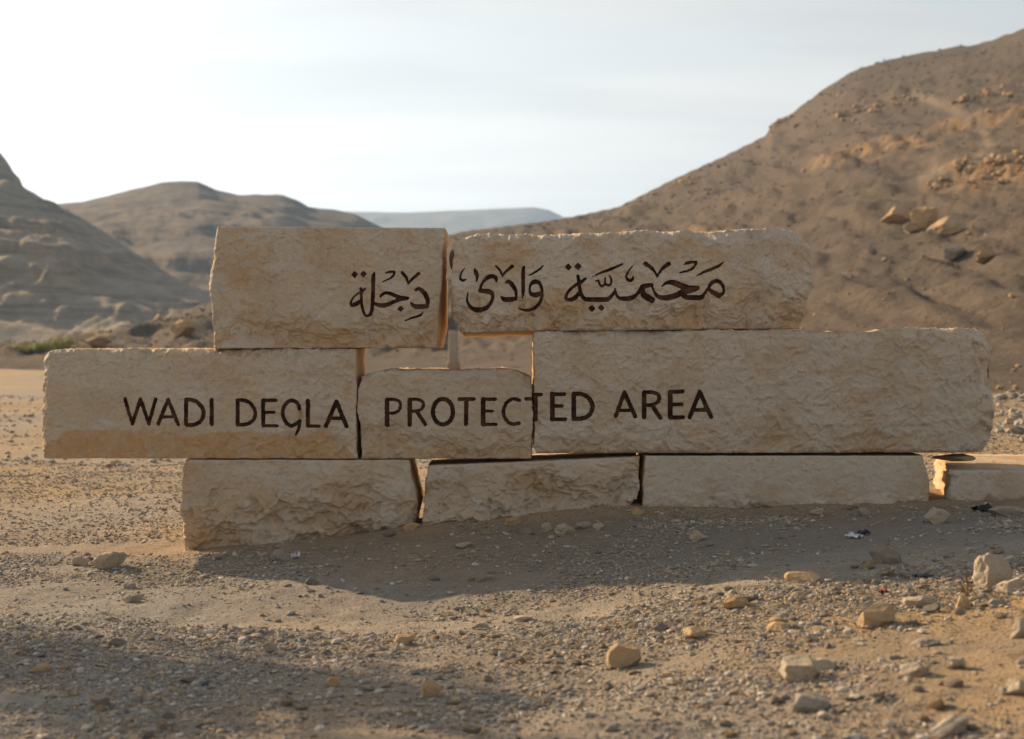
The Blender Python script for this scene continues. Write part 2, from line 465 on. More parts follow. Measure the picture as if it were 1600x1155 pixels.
SIL_R = [(-500, 560), (20, 556), (130, 543), (250, 499), (330, 472), (500, 422), (720, 362), (800, 352), (880, 342), (965, 328), (1010, 305),
         (1050, 285), (1120, 252), (1198, 210), (1206, 192), (1232, 180), (1262, 158), (1300, 132), (1345, 108), (1385, 95), (1450, 84), (1490, 79), (1530, 74), (1560, 64), (1600, 50),
         (1800, -5), (2300, -90), (3200, -150)]
hill_r = Hill(SIL_R, 0.45, [(-500, 70), (130, 62), (720, 50), (1100, 30), (1400, 22), (3200, 18)],
              [(-500, 90), (130, 82), (330, 95), (720, 130), (1050, 165), (1400, 205), (1530, 190), (1600, 175), (3200, 150)], 1.38, 0.42, 5,
              ledges=((6.0, .5, 960, 1110, .35), (13.5, .6, 1290, 1440, .45), (15.0, .6, 1480, 1800, .5), (8.6, .6, 1480, 1800, .55), (3.4, .4, 900, 1130, .3)), groove=1.1, gully=1.3, lump=.42)
me = hill_r.build(M_HILL, -420, 2300, 560, 230, track=[(1430, 148), (1500, 175), (1540, 205), (1545, 235), (1500, 262), (1440, 280)])
tag(obj('hill', me, M_HILL), kind='structure')

SIL_L = [(-900, 60), (-300, 190), (-60, 236), (0, 250), (14, 268), (22, 282), (33, 292), (36, 304), (46, 310), (72, 325), (110, 342), (160, 366), (215, 398), (270, 432), (330, 462), (420, 505), (520, 540), (700, 556)]
hill_l = Hill(SIL_L, 0.9, [(-900, 120), (330, 150), (700, 170)], [(-900, 240), (0, 250), (330, 230), (700, 200)], 0.95, 1.0, 17,
              ledges=((8.6, .3, -900, 120, 1.0), (11.2, .3, -900, 170, 1.2), (15.5, .4, -900, 110, .7)), gully=1.5)
tag(obj('hill', hill_l.build(M_HILL2, -900, 720, 330, 190), M_HILL2), kind='structure')

SIL_M = [(-600, 330), (40, 326), (130, 322), (170, 313), (205, 303), (255, 292), (285, 289), (308, 291), (340, 304), (372, 311), (440, 310), (462, 317), (482, 329), (520, 331), (555, 337), (585, 352), (640, 380), (760, 420), (900, 470), (1000, 530)]
hill_m = Hill(SIL_M, 1.2, [(-600, 270), (1000, 270)], [(-600, 430), (285, 430), (600, 470), (1000, 420)], 0.8, 1.15, 29,
              ledges=((17, 1.0, -600, 700, 1.3), (26, 1.0, 100, 500, 1.1), (32, 1, 150, 420, .7)))
tag(obj('hill', hill_m.build(M_HILL3, -600, 1000, 300, 140), M_HILL3), kind='structure')

SIL_F = [(-400, 345), (300, 340), (430, 334), (540, 330), (640, 331), (720, 328), (780, 325), (835, 323), (858, 327), (876, 336), (900, 350), (960, 380), (1050, 420), (1300, 460)]
hill_f = Hill(SIL_F, 2.0, [(-400, 1500), (1300, 1500)], [(-400, 2000), (1300, 2000)], 0.6, 5.0, 43, back=.2)
tag(obj('far_plateau_hill', hill_f.build(M_MESA, -400, 1300, 220, 60, 1300, 2600), M_MESA), kind='structure')

# ------------------------------------------------------------------ lettering: strokes in picture pixels of the sign face
def catmull(pts, n=7):
    P = np.array(pts, float); out = []
    Q = np.vstack([2 * P[0] - P[1], P, 2 * P[-1] - P[-2]])
    for i in range(1, len(Q) - 2):
        for t in np.linspace(0, 1, n, endpoint=False):
            a, b, c, d = Q[i - 1], Q[i], Q[i + 1], Q[i + 2]
            out.append(0.5 * ((2 * b) + (-a + c) * t + (2 * a - 5 * b + 4 * c - d) * t * t + (-a + 3 * b - 3 * c + d) * t ** 3))
    out.append(P[-1]); return np.array(out)

class Glyph:
    def __init__(s, x0, y0, k): s.x0, s.y0, s.k = x0, y0, k; s.st = []; s.dia = []; s.bare = []
    def _c(s, pts, hw):
        P = []
        for i, p in enumerate(pts):
            w = p[2] if len(p) > 2 else hw
            P.append((s.x0 + p[0] / s.k, s.y0 + p[1] / s.k, w / s.k * 1.08 + .22))
        return P
    def line(s, *pts, hw=20): s.st.append(np.array(s._c(pts, hw))); return s
    def curve(s, *pts, hw=20): s.st.append(catmull(s._c(pts, hw))); return s
    def worn(s, *pts, hw=20): s.bare.append(catmull(s._c(pts, hw))); return s
    def diamond(s, x, y, r, q=0.0): s.dia.append((s.x0 + x / s.k, s.y0 + y / s.k, r / s.k, q)); return s
    @staticmethod
    def _sd(P, x, y):
        d = np.full(x.shape, 1e9)
        for a, b in zip(P[:-1], P[1:]):
            ab = b[:2] - a[:2]; L = ab @ ab + 1e-9
            t = np.clip(((x - a[0]) * ab[0] + (y - a[1]) * ab[1]) / L, 0, 1)
            d = np.minimum(d, np.hypot(x - a[0] - t * ab[0], y - a[1] - t * ab[1]) - (a[2] + (b[2] - a[2]) * t))
        return d
    def sdf(s, x, y):
        d = np.full(x.shape, 1e9)
        for P in s.st: d = np.minimum(d, s._sd(P, x, y))
        for (cx, cy, r, q) in s.dia:
            u, v = x - cx, y - cy
            c, n = math.cos(q), math.sin(q); u, v = u * c - v * n, u * n + v * c
            d = np.minimum(d, (np.abs(u) + np.abs(v) - r) / 1.414)
        return d
    def bare_sdf(s, x, y):
        d = np.full(x.shape, 1e9)
        for P in s.bare: d = np.minimum(d, s._sd(P, x, y))
        return d
    def bbox(s):
        A = [np.concatenate([P[:, :2] - P[:, 2:3], P[:, :2] + P[:, 2:3]]) for P in s.st + s.bare]
        A += [np.array([[c[0] - c[2], c[1] - c[2]], [c[0] + c[2], c[1] + c[2]]]) for c in s.dia]
        A = np.concatenate(A); return A.min(0) - 3, A.max(0) + 3

def g5(): return Glyph(180, 600, 8.0)
def g6(): return Glyph(360, 600, 8.0)
def g7(): return Glyph(590, 600, 1600 / 270)
def g8(): return Glyph(820, 590, 1600 / 310)
TXT_C = [
    g5().line((118, 188), (212, 500), hw=20).line((212, 500), (315, 190), (420, 500), hw=20).line((420, 500), (505, 190), hw=20),
    g5().line((535, 502), (660, 195), (785, 508), hw=21).line((595, 413), (730, 412), hw=17),
    g5().line((885, 200), (885, 512), hw=23).curve((885, 196), (940, 197), (1020, 222), (1085, 290), (1107, 360), (1090, 432), (1040, 488), (960, 514), (885, 512), hw=22),
    g5().line((1205, 200), (1206, 505), hw=23),
    g6().line((90, 205), (90, 510), hw=23).curve((90, 202), (150, 204), (230, 228), (292, 300), (312, 365), (292, 440), (240, 488), (165, 510), (90, 510), hw=21),
    g6().line((410, 206), (410, 522), hw=23).line((410, 205), (568, 205), hw=19).line((410, 355), (548, 355), hw=16).line((410, 523), (580, 525), hw=18),
    g6().curve((862, 312), (838, 245), (770, 208), (710, 230), (665, 300), (655, 370), (670, 440), (710, 500), (765, 524), (820, 500), (862, 466), hw=22)
        .curve((864, 468, 20), (860, 535, 19), (842, 590, 16), (815, 640, 9)).worn((862, 312), (874, 385), (864, 468), hw=20),
    g6().line((968, 210), (968, 524), hw=23).line((968, 526), (1110, 527), hw=18),
    g6().line((1195, 526), (1325, 220), (1450, 526), hw=24).line((1255, 430), (1395, 430), hw=19)]
TXT_D = [
    g7().line((87, 150), (87, 382), hw=19).curve((88, 145), (155, 144), (200, 163), (212, 205), (194, 248), (150, 270), (92, 272), hw=13),
    g7().line((297, 148), (297, 378), hw=19).curve((297, 143), (365, 143), (412, 163), (425, 195), (407, 233), (360, 252), (302, 255), hw=13).line((365, 258), (442, 375), hw=16),
    g7().curve(*[(605 + 93 * math.cos(t), 258 + 118 * math.sin(t)) for t in np.linspace(0, 2 * math.pi, 15)], hw=18),
    g7().line((758, 141), (892, 141), hw=16).line((822, 148), (819, 370), hw=18),
    g7().line((977, 143), (977, 376), hw=20).line((977, 142), (1088, 142), hw=14).line((985, 253), (1064, 252), hw=12).line((972, 377), (1093, 375), hw=14),
    g7().curve((1312, 150), (1258, 140), (1205, 163), (1173, 215), (1165, 260), (1180, 318), (1218, 362), (1265, 372), (1310, 362), hw=15),
    g7().line((1374, 138), (1424, 138), hw=15)]
TXT_E = [
    g8().line((66, 138), (132, 138), hw=13).line((88, 140), (88, 340), hw=15),
    g8().line((222, 132), (222, 338), hw=17).line((222, 135), (318, 135), hw=14).line((222, 230), (300, 230), hw=13).line((222, 338), (326, 338), hw=14),
    g8().line((395, 132), (395, 333), hw=17).curve((395, 132), (450, 133), (508, 158), (540, 205), (546, 240), (530, 290), (490, 322), (440, 334), (395, 334), hw=16),
    g8().line((733, 312), (804, 120), (890, 314), hw=15).line((765, 265), (860, 265), hw=12),
    g8().line((963, 122), (963, 318), hw=17).curve((963, 119), (1028, 120), (1073, 137), (1085, 170), (1066, 204), (1020, 222), (967, 223), hw=14).line((1030, 228), (1092, 325), hw=16),
    g8().line((1172, 118), (1172, 322), hw=18).line((1172, 117), (1272, 113), hw=15).line((1172, 218), (1266, 217), hw=14).line((1172, 323), (1278, 322), hw=15),
    g8().line((1330, 320), (1412, 118), (1503, 317), hw=16).line((1365, 262), (1465, 262), hw=14)]
def a1(): return Glyph(530, 410, 10.0)
def a2(): return Glyph(710, 400, 10.0)
def a3(): return Glyph(870, 400, 10.0)
def a4(): return Glyph(980, 400, 10.0)
TXT_A = [
    a1().diamond(242, 187, 58), a1().diamond(380, 183, 58), a1().diamond(960, 726, 55),
    a1().curve((335, 412, 21), (342, 470, 20), (345, 560, 20), (352, 660, 20), (372, 750, 20), (402, 815, 20), (442, 838, 20), (488, 812, 23), (513, 740, 27), (522, 600, 28), (530, 400, 28), (533, 230, 29), (550, 160, 10))
        .curve((408, 408, 12), (350, 455, 17), (290, 490, 14), (220, 552, 14), (182, 620, 16), (190, 664, 25), (228, 665, 30), (282, 640, 30), (335, 600, 24))
        .curve((645, 538, 15), (668, 502, 20), (720, 479, 22), (790, 487, 26), (880, 522, 28), (960, 552, 28), (1068, 563, 24))
        .curve((1068, 565, 22), (960, 582, 25), (870, 612, 27), (780, 652, 29), (700, 674, 32), (620, 668, 28), (555, 640, 20)),
    a1().curve((985, 162, 24), (1045, 235, 22), (1080, 340, 9)).curve((1080, 340, 9), (1135, 268, 19), (1243, 172, 24)),
    a1().curve((718, 170, 6), (775, 152, 18), (862, 147, 17)).curve((862, 147, 16), (846, 205, 17), (785, 255, 13), (680, 303, 8)),
    a1().curve((1195, 435, 18), (1238, 412, 26), (1300, 452, 32), (1360, 530, 34), (1384, 610, 28), (1372, 685, 28)).curve((1372, 688, 32), (1280, 694, 34), (1190, 690, 33), (1142, 662, 24), (1122, 630, 9)),
    a1().curve((1030, 910, 9), (1150, 866, 14), (1260, 830, 15), (1312, 782, 7))]
TXT_B = [
    a2().curve((165, 185, 5), (122, 240, 10), (92, 310, 14), (96, 358, 18), (132, 384, 18), (180, 366, 9)),
    a2().curve((315, 200, 8), (335, 262, 31), (355, 312, 24), (344, 395, 8)),
    a2().curve((656, 402, 13), (648, 352, 26), (600, 318, 30), (540, 328, 32), (472, 382, 24), (422, 452, 16), (402, 535, 18))
        .curve((396, 545, 26), (480, 549, 33), (560, 566, 36), (598, 612, 25), (588, 690, 23), (540, 772, 26), (460, 830, 33), (370, 844, 38), (282, 820, 30), (222, 760, 20), (196, 680, 14), (216, 555, 5)),
    a2().curve((648, 160, 14), (710, 222, 17), (750, 318, 9)).curve((750, 318, 9), (800, 250, 19), (903, 160, 23)),
    a2().curve((810, 415, 20), (850, 403, 28), (910, 462, 31), (955, 540, 25), (966, 630, 18)).curve((958, 668, 24), (860, 682, 35), (780, 678, 32), (730, 640, 10)),
    a2().curve((1082, 180, 22), (1075, 260, 28), (1074, 400, 27), (1074, 560, 24), (1060, 680, 5)),
    a2().curve((1372, 560, 18), (1358, 480, 22), (1310, 412, 30), (1240, 407, 33), (1192, 452, 20), (1176, 530, 15), (1192, 588, 24), (1260, 610, 36), (1335, 592, 30), (1366, 560, 14))
        .curve((1370, 560, 18), (1364, 650, 22), (1328, 740, 24), (1260, 808, 26), (1170, 845, 22), (1080, 846, 16), (988, 808, 5)),
    a2().curve((1160, 305, 6), (1240, 266, 14), (1330, 208, 14), (1400, 140, 5)),
    a3().diamond(182, 175, 60), a3().diamond(330, 165, 64), a3().diamond(545, 820, 62), a3().diamond(695, 810, 57),
    a3().curve((330, 312, 22), (345, 400, 26), (356, 500, 26), (382, 600, 27), (430, 668, 28), (500, 680, 32), (620, 681, 34), (780, 680, 34), (848, 632, 26), (898, 560, 16), (914, 510, 7))
        .curve((914, 515, 9), (930, 600, 18), (970, 652, 22), (1040, 668, 30), (1130, 664, 34), (1210, 638, 30), (1268, 580, 24), (1330, 500, 34))
        .curve((450, 355, 17), (390, 400, 24), (300, 452, 22), (212, 522, 20), (155, 600, 20), (146, 672, 22), (212, 684, 27), (290, 648, 32), (350, 570, 22))
        .curve((1335, 485, 36), (1400, 468, 36), (1480, 455, 27)).curve((1340, 545, 34), (1370, 610, 44), (1425, 652, 46), (1480, 685, 46)).diamond(1480, 680, 62)
        .curve((1488, 470, 15), (1518, 550, 17), (1560, 622, 24), (1640, 655, 36), (1740, 650, 40), (1860, 620, 40), (1960, 572, 44), (2060, 540, 44), (2180, 512, 32))
        .curve((1640, 480, 9), (1700, 428, 22), (1780, 412, 35), (1860, 428, 42), (1960, 472, 44), (2060, 500, 40), (2195, 503, 34))
        .curve((1940, 598, 14), (2000, 642, 30), (2100, 650, 36), (2250, 650, 36), (2302, 600, 22), (2352, 520, 18))
        .curve((2365, 505, 18), (2410, 432, 25), (2470, 398, 28), (2530, 398, 28), (2582, 450, 22), (2605, 530, 18), (2592, 590, 18))
        .curve((2372, 522, 20), (2440, 570, 33), (2528, 622, 38)).line((2528, 622, 34), (2592, 588, 18)),
    a3().curve((550, 325, 5), (700, 260, 16), (850, 205, 20), (1025, 128, 13)),
    a3().curve((610, 393, 12), (650, 386, 13), (668, 440, 15), (708, 474, 17), (748, 440, 15), (755, 345, 11)).curve((752, 430, 13), (800, 460, 16), (846, 436, 15), (850, 372, 14), (825, 312, 10)),
    a3().curve((1215, 130, 5), (1140, 212, 11), (1092, 300, 14), (1092, 350, 20), (1132, 383, 24), (1180, 370, 20), (1196, 315, 7)),
    a4().curve((285, 122, 32), (370, 182, 24), (432, 252, 17), (465, 332, 9)).curve((465, 332, 9), (512, 248, 18), (570, 180, 24), (652, 122, 28)),
    a4().curve((888, 137, 7), (955, 106, 22), (1085, 94, 15)).curve((1083, 95, 14), (1060, 150, 18), (990, 215, 18), (870, 250, 13), (770, 268, 3)),
    a4().curve((1075, 318, 6), (1200, 252, 18), (1330, 202, 23), (1440, 150, 18), (1520, 78, 4))]

# ------------------------------------------------------------------ the stone sign
def W(px, py): return (px - 800) / SC, ZC - (py - HOR) / SC

sign = bpy.data.objects.new('stone_sign', None); sc.collection.objects.link(sign)
sign.location = (0, 0, 0)
tag(sign, 'stacked pale limestone block sign carved WADI DEGLA PROTECTED AREA in brown letters', 'sign')

def poly(t, ax):      # [(px,py)..] -> function of the running axis
    t = sorted(t, key=lambda p: p[ax]); a = np.array(t, float)
    return lambda q: np.interp(q, a[:, ax], a[:, 1 - ax])

def block(L, R, T, B, depth, seed, glyphs=(), cell=.0042, label=None, rough=1.0, chips=(0.02, 0.008, 0.012, 0.012), ledge=0.0, band=0.25, pock=0.0, chisel=0.0,
          ochre=0.5, ochre_line=None, backdrop=None, y0=0.0, top_rough=0.006, side_rough=0.008, grey=0.5, tops=1.0, bounce_tint=1.0):
    Lf, Rf, Tf, Bf = poly(L, 1), poly(R, 1), poly(T, 0), poly(B, 0)
    x0 = min(p[0] for p in L); x1 = max(p[0] for p in R); yt = min(p[1] for p in T); yb = max(p[1] for p in B)
    nu = int((x1 - x0) / SC / cell) + 1; nv = int((yb - yt) / SC / cell) + 1
    u = np.linspace(0, 1, nu); v = np.linspace(0, 1, nv)
    ys = np.concatenate([[0], np.cumsum(np.linspace(.006, .05, 16))]); ys = ys / ys[-1] * depth
    def outline(y):
        fx = np.interp(y, [0, depth], [0, 1])
        pxs = x0 + (x1 - x0) * u; pys = yb + (yt - yb) * v
        lx = (Lf(pys) - 800) / SC; rx = (Rf(pys) - 800) / SC
        tz = ZC - (Tf(pxs) - HOR) / SC; bz = ZC - (Bf(pxs) - HOR) / SC
        X = (pxs - 800) / SC; Z = ZC - (pys - HOR) / SC
        tz = tz + top_rough * fbm(X * 9, y * 9, 0, seed, 4, .6) + top_rough * .7 * fbm(X * 45, y * 40, 0, seed + 1, 2)
        bz = bz + .0015 * fbm(X * 12, y * 12, 0, seed + 2, 3)
        lx = lx + side_rough * fbm(Z * 11, y * 11, 0, seed + 3, 4, .6); rx = rx + side_rough * fbm(Z * 11, y * 11, 0, seed + 4, 4, .6)
        if backdrop: tz, bz, lx, rx = backdrop(fx, pxs, pys, tz, bz, lx, rx)
        return lx, rx, tz, bz
    lx, rx, tz, bz = outline(0.0)
    U, Vv = np.meshgrid(u, v, indexing='ij')
    X = lx[None, :] * (1 - U) + rx[None, :] * U
    Z = bz[:, None] * (1 - Vv) + tz[:, None] * Vv
    # lettering: move nearby grid points on to the outlines
    PX = 800 + X * SC; PY = HOR - (Z - ZC) * SC
    S = np.full(X.shape, 50.0); carve = np.full(X.shape, 50.0); gid = np.full(X.shape, -1)
    ex = cell * SC
    for gi, g in enumerate(glyphs):
        lo, hi = g.bbox()
        m = (PX > lo[0]) & (PX < hi[0]) & (PY > lo[1]) & (PY < hi[1])
        if not m.any(): continue
        a, b = PX[m], PY[m]; jit = .28 * perlin(a * .33, b * .33, 0, 5); d = g.sdf(a, b) + jit
        e = .05; gxv = (g.sdf(a + e, b) - g.sdf(a - e, b)) / (2 * e); gyv = (g.sdf(a, b + e) - g.sdf(a, b - e)) / (2 * e)
        near = np.abs(d) < .52 * ex
        a = np.where(near, a - gxv * d, a); b = np.where(near, b - gyv * d, b); d = np.where(near, 0, d)
        edge = (U[m] < .002) | (U[m] > .998)
        a = np.where(edge, PX[m], a)
        PX[m] = a; PY[m] = b
        gid[m] = np.where(d <= S[m], np.where(d <= 0, gi, gid[m]), gid[m]); S[m] = np.minimum(S[m], d)
        carve[m] = np.minimum(carve[m], d)
        if g.bare: carve[m] = np.minimum(carve[m], g.bare_sdf(a, b))
    X = (PX - 800) / SC; Z = ZC - (PY - HOR) / SC
    # relief of the dressed face
    dl = X - lx[None, :]; dr = rx[None, :] - X; db = Z - bz[:, None]; dt = tz[:, None] - Z
    H = tz[:, None] - bz[:, None]
    h = rough * (.0060 * fbm(X * 5, Z * 5, 0, seed + 5, 4, .55) + .0022 * fbm(X * 26, Z * 26, 0, seed + 6, 3, .6))
    wx = X + .045 * fbm(X * 7, Z * 7, 0, seed + 7, 3, .6); wz = Z + .035 * fbm(X * 7, Z * 7, 5, seed + 8, 3, .6)
    lowm = np.clip(sstep(band + .16, band - .12, db / H + .22 * fbm(X * 4, Z * 4, 0, seed + 9, 4, .6)), 0, 1)
    def facets(kx, kz, sd):
        f1, f2, idv, ox, oy = worley(wx * kx, wz * kz, sd, True)
        an = idv * 6.283 * 3; tl = .35 + .65 * np.mod(idv * 57.3, 1)
        e = sstep(.0, .16, f2 - f1)
        return ((ox * np.cos(an) + oy * np.sin(an)) * tl + (np.mod(idv * 91.7, 1) - .5) * .6) * e + (f1 ** 2 - .25) * .5
    lev = fbm(wx * 3.6, wz * 5.0, 0, seed + 13, 5, .55) - .35 * sstep(.5, 0, db / H)
    def terrace(n, k):
        q = n * k; f = np.floor(q); return (f + sstep(.62, 1, q - f)) / k
    tr = terrace(lev, 3.3)
    h = h + (rough * .0042 + ledge * .9 * lowm) * tr + (rough * .0022 + ledge * .16 * lowm) * facets(6.5, 9.0, seed) + (rough * .0046 + ledge * .11 * lowm) * facets(17, 21, seed + 2) + rough * .0034 * facets(38, 34, seed + 4)
    if pock:
        f1c, _, idc = worley(wx * 30, wz * 24, seed + 3)
        h = h + pock * (f1c ** 2 - .2) * (0.5 + idc); pit_oc = .5 * sstep(.32, .05, f1c) * (idc > .35)
    else: pit_oc = 0.0
    ch = np.zeros(X.shape)
    if chisel:
        ph = X / .043 + .12 * fbm(X * 3, Z * 1.2, 0, seed + 11, 2)
        fr = ph - np.floor(ph); rnd = _R[(np.floor(ph).astype(int) + 200 + seed) & 511]
        ch = np.exp(-((fr - .5) / .055) ** 2) * (rnd[..., 0] > .25) * sstep(.16, .3, db / H + .15 * rnd[..., 1]) * sstep(.14, .28, dt / H + .15 * rnd[..., 2])
        ch = ch * sstep(-.25, .2, fbm(X * 6, Z * 6, 0, seed + 12, 3))
        h = h - chisel * ch
    # split edges
    def chamfer(d, c, t, k, sd, pw=1.4):
        cc = c * (1 + 1.1 * fbm(t * 3.1, 0 * t + d * 4, 0, sd, 5, .62))
        cc = np.clip(cc, .0015, 1)
        q = np.clip(1 - d / cc, 0, 1)
        return -k * cc * q ** pw
    h = h + chamfer(dt, chips[0], X, tops, seed + 20, 1.0) + chamfer(db, chips[1], X, .9, seed + 21)
    h = h + chamfer(dl, chips[2], Z, .9, seed + 22) + chamfer(dr, chips[3], Z, .9, seed + 23)
    inn = np.clip(-carve / 1.5, 0, 1)
    h = h - .013 * inn * (2 - inn)
    Y = y0 - h
    # colour masks
    oc = fbm(X * 4.5, Z * 7, 0, seed + 30, 5, .68) * .75 + ochre - .38 + lowm * ochre * .9 - .55 * (tr + .25) * (.35 + .65 * lowm)
    oc = .68 * sstep(-.02, 1.0, oc + pit_oc * min(1.0, pock / .006))
    if ochre_line is not None:
        lz = ZC - (np.interp(PX, [p[0] for p in ochre_line], [p[1] for p in ochre_line]) - HOR) / SC
        lz = lz + .010 * fbm(X * 8, Z * 2, 0, seed + 31, 3)
        oc = np.maximum(oc * .8, .95 * sstep(lz + .004, lz - .010, Z))
    gr = sstep(.1, .6, fbm(X * 3, Z * 4, 0, seed + 33, 4, .6) + grey - .3 + .35 * sstep(.75, 1.0, 1 - dt / H))
    nf = nu * nv
    V = [np.stack([X, Y, Z], -1).reshape(-1, 3)]
    idx = np.arange(nf).reshape(nu, nv)
    ring0 = np.concatenate([idx[:, 0], idx[-1, 1:], idx[-2::-1, -1], idx[0, -2:0:-1]])
    Fq = grid_faces(nu, nv)
    # letters take their own faces
    S2 = S.ravel(); face_s = S2[Fq].mean(1); face_g = gid.ravel()[Fq].max(1)
    isl = (face_s < -0.02) & (face_g >= 0)
    Vf = V[0]
    parts = []
    for gi in range(len(glyphs)):
        q = Fq[isl & (face_g == gi)]
        if len(q): parts.append(q)
    body = Fq[~isl]
    rings = [ring0]; off = nf; strips = []; oc_r, gr_r = [], []
    yf_ring = Vf[ring0, 1]
    for y in ys[1:]:
        l2, r2, t2, b2 = outline(y)
        XX = np.concatenate([l2[0] * (1 - u) + r2[0] * u, r2[1:], (l2[-1] * (1 - u) + r2[-1] * u)[-2::-1], l2[-2:0:-1]])
        ZZ = np.concatenate([b2, (b2[-1] * (1 - v) + t2[-1] * v)[1:], t2[-2::-1], (b2[0] * (1 - v) + t2[0] * v)[-2:0:-1]])
        k = y / depth
        V.append(np.stack([XX, np.maximum(yf_ring, y0) * 0 + y0 + y + (yf_ring - y0) * max(0, 1 - k * 4), ZZ], -1))
        ring = np.arange(len(ring0)) + off; off += len(ring0)
        p = rings[-1]; strips.append(np.stack([p, ring, np.roll(ring, -1), np.roll(p, -1)], 1)); rings.append(ring)
        oc_r.append(sstep(.0, .6, fbm(XX * 5, ZZ * 5, y * 5, seed + 30, 3) + .25)); gr_r.append(np.zeros(len(ring)))
    V.append(V[-1].mean(0)[None]); last = rings[-1]
    fan = np.stack([last, np.full(len(last), off), np.roll(last, -1)], 1)
    V = np.concatenate(V)
    me = mesh_np('stone_block', V, [body] + strips + [fan])
    attr(me, 'ochre', np.concatenate([oc.ravel()] + oc_r + [[0]])); attr(me, 'grey', np.concatenate([gr.ravel()] + gr_r + [[0]]))
    attr(me, 'bounce_tint', bounce_tint * np.concatenate([np.zeros(nf)] + [np.concatenate([np.ones(nu + nv - 1), np.zeros(nu - 1), np.ones(len(ring0) - 2 * nu - nv + 2)])] * (len(ys) - 1) + [[0]]))  # mask for the painted bounce glow: ends and underside, not the top
    attr(me, 'chisel', np.concatenate([ch.ravel(), np.zeros(len(V) - nf)]))
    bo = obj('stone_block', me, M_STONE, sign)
    if label: bo['label'] = label
    for q in parts:
        un, inv = np.unique(q, return_inverse=True)
        lm = mesh_np('letter', Vf[un], [inv.reshape(q.shape)])
        obj('letter', lm, M_PAINT, bo)
    return bo

def bd_A(f, pxs, pys, tz, bz, lx, rx):
    k = sstep(505, 545, pys)
    return tz, bz, lx, np.where(pys > 430, rx + f * (-.337 - rx) * (1 - .55 * k), rx + f * .004)
block([(337, 354), (334, 380), (330, 410), (327, 445), (330, 480), (332, 520), (334, 545)], [(694, 354), (692, 380), (690, 430), (686, 465), (683, 510), (681, 545)],
      [(330, 354), (695, 356)], [(330, 544.6), (690, 544)], .5, 101, TXT_A, label='upper left limestone block carved with Arabic script', rough=1.25, chips=(.004, .012, .016, .010),
      ledge=.035, band=.24, chisel=.0012, pock=.0065, ochre=.47, backdrop=bd_A, top_rough=.0012, grey=.42)
def bd_B(f, pxs, pys, tz, bz, lx, rx):
    return tz + .012 * f, bz - .020 * f * (1 - sstep(836, 850, pxs)), lx, rx
block([(722, 366), (714, 376), (707, 400), (705, 440), (707, 490), (714, 510), (724, 522)], [(1258, 362), (1266, 378), (1271, 410), (1272, 440), (1265, 470), (1262, 495), (1252, 514)],
      [(705, 371), (740, 367), (850, 366), (1000, 362), (1130, 361), (1190, 357), (1228, 355), (1250, 361), (1272, 366)], [(705, 520), (834, 517.5), (1272, 513.4)], .5, 111, TXT_B,
      label='upper right limestone block carved with a long line of Arabic script', rough=1.4, tops=1.15, chips=(.044, .010, .03, .045), ledge=.045, band=.30, chisel=.001, pock=.004, ochre=.46, backdrop=bd_B, top_rough=.010, grey=.68)
block([(66, 552), (66, 590), (64, 625), (65, 650), (63, 680), (66, 717)], [(556, 546), (557, 600), (556, 717)],
      [(60, 560), (75, 549), (90, 546), (330, 545.5), (560, 545.5)], [(60, 716.5), (560, 717)], .5, 121, TXT_C,
      label='overhanging left limestone block carved WADI DEGLA with an ochre lower band', rough=1.25, tops=1.15, chips=(.046, .003, .03, .006), ledge=.012, band=.12, pock=.0065, ochre=.44,
      ochre_line=[(60, 690), (85, 692), (98, 672), (150, 672), (215, 673), (250, 680), (300, 683), (340, 672), (420, 676), (470, 680), (505, 672), (530, 685), (556, 712)], top_rough=.007, grey=.5)
def bd_D(f, pxs, pys, tz, bz, lx, rx):
    return tz + .0, bz, lx, rx
block([(563, 584), (560, 596), (560, 640), (561, 670), (564, 690), (566, 718)], [(830, 584), (832, 598), (832, 660), (831, 718)],
      [(560, 589), (580, 584), (605, 578), (700, 578.5), (800, 577), (816, 582), (832, 590)], [(560, 717.5), (832, 717.5)], .48, 131, TXT_D,
      label='small middle limestone block carved PROTEC', rough=1.2, tops=1.3, chips=(.036, .008, .003, .003), ledge=.030, band=.30, ochre=.38, backdrop=bd_D, top_rough=.007, grey=.40)
block([(834.6, 517), (834.6, 640), (835, 700), (840, 708)], [(1540, 514), (1548, 530), (1556, 570), (1559, 620), (1558, 660), (1553, 690), (1542, 708)],
      [(834, 518), (1240, 515), (1270, 519), (1330, 519), (1380, 520), (1410, 515), (1450, 513), (1500, 514), (1559, 513)], [(834, 709), (1559, 707.5)], .5, 141, TXT_E,
      label='longest limestone block, right side, carved TED AREA', rough=1.0, tops=1.2, chips=(.034, .012, .004, .075), chisel=.0014, ledge=.022, band=.14, pock=.012, ochre=.36, top_rough=.008, grey=.72)
block([(290, 719), (284, 735), (281, 770), (280, 800), (284, 830), (286, 900)], [(638, 719), (642, 740), (650, 775), (653, 800), (648, 825), (642, 900)],
      [(280, 718.6), (655, 719)], [(280, 905), (655, 885)], .52, 151, (), label='lower left rough limestone block', rough=1.35, chips=(.006, .03, .018, .03), ledge=.055, band=.75, ochre=.46,
      cell=.0052, top_rough=.001, grey=.22)
block([(668, 726), (664, 745), (661, 790), (661, 880)], [(1000, 713), (1000, 740), (997, 780), (985, 815), (980, 870)],
      [(660, 728), (760, 724), (900, 718), (1002, 713.5)], [(660, 880), (1002, 850)], .52, 161, (), label='second rough limestone block of the bottom course', rough=1.4, chips=(.008, .03, .012, .03), ledge=.060, band=.75,
      ochre=.30, cell=.0052, top_rough=.002, grey=.45)
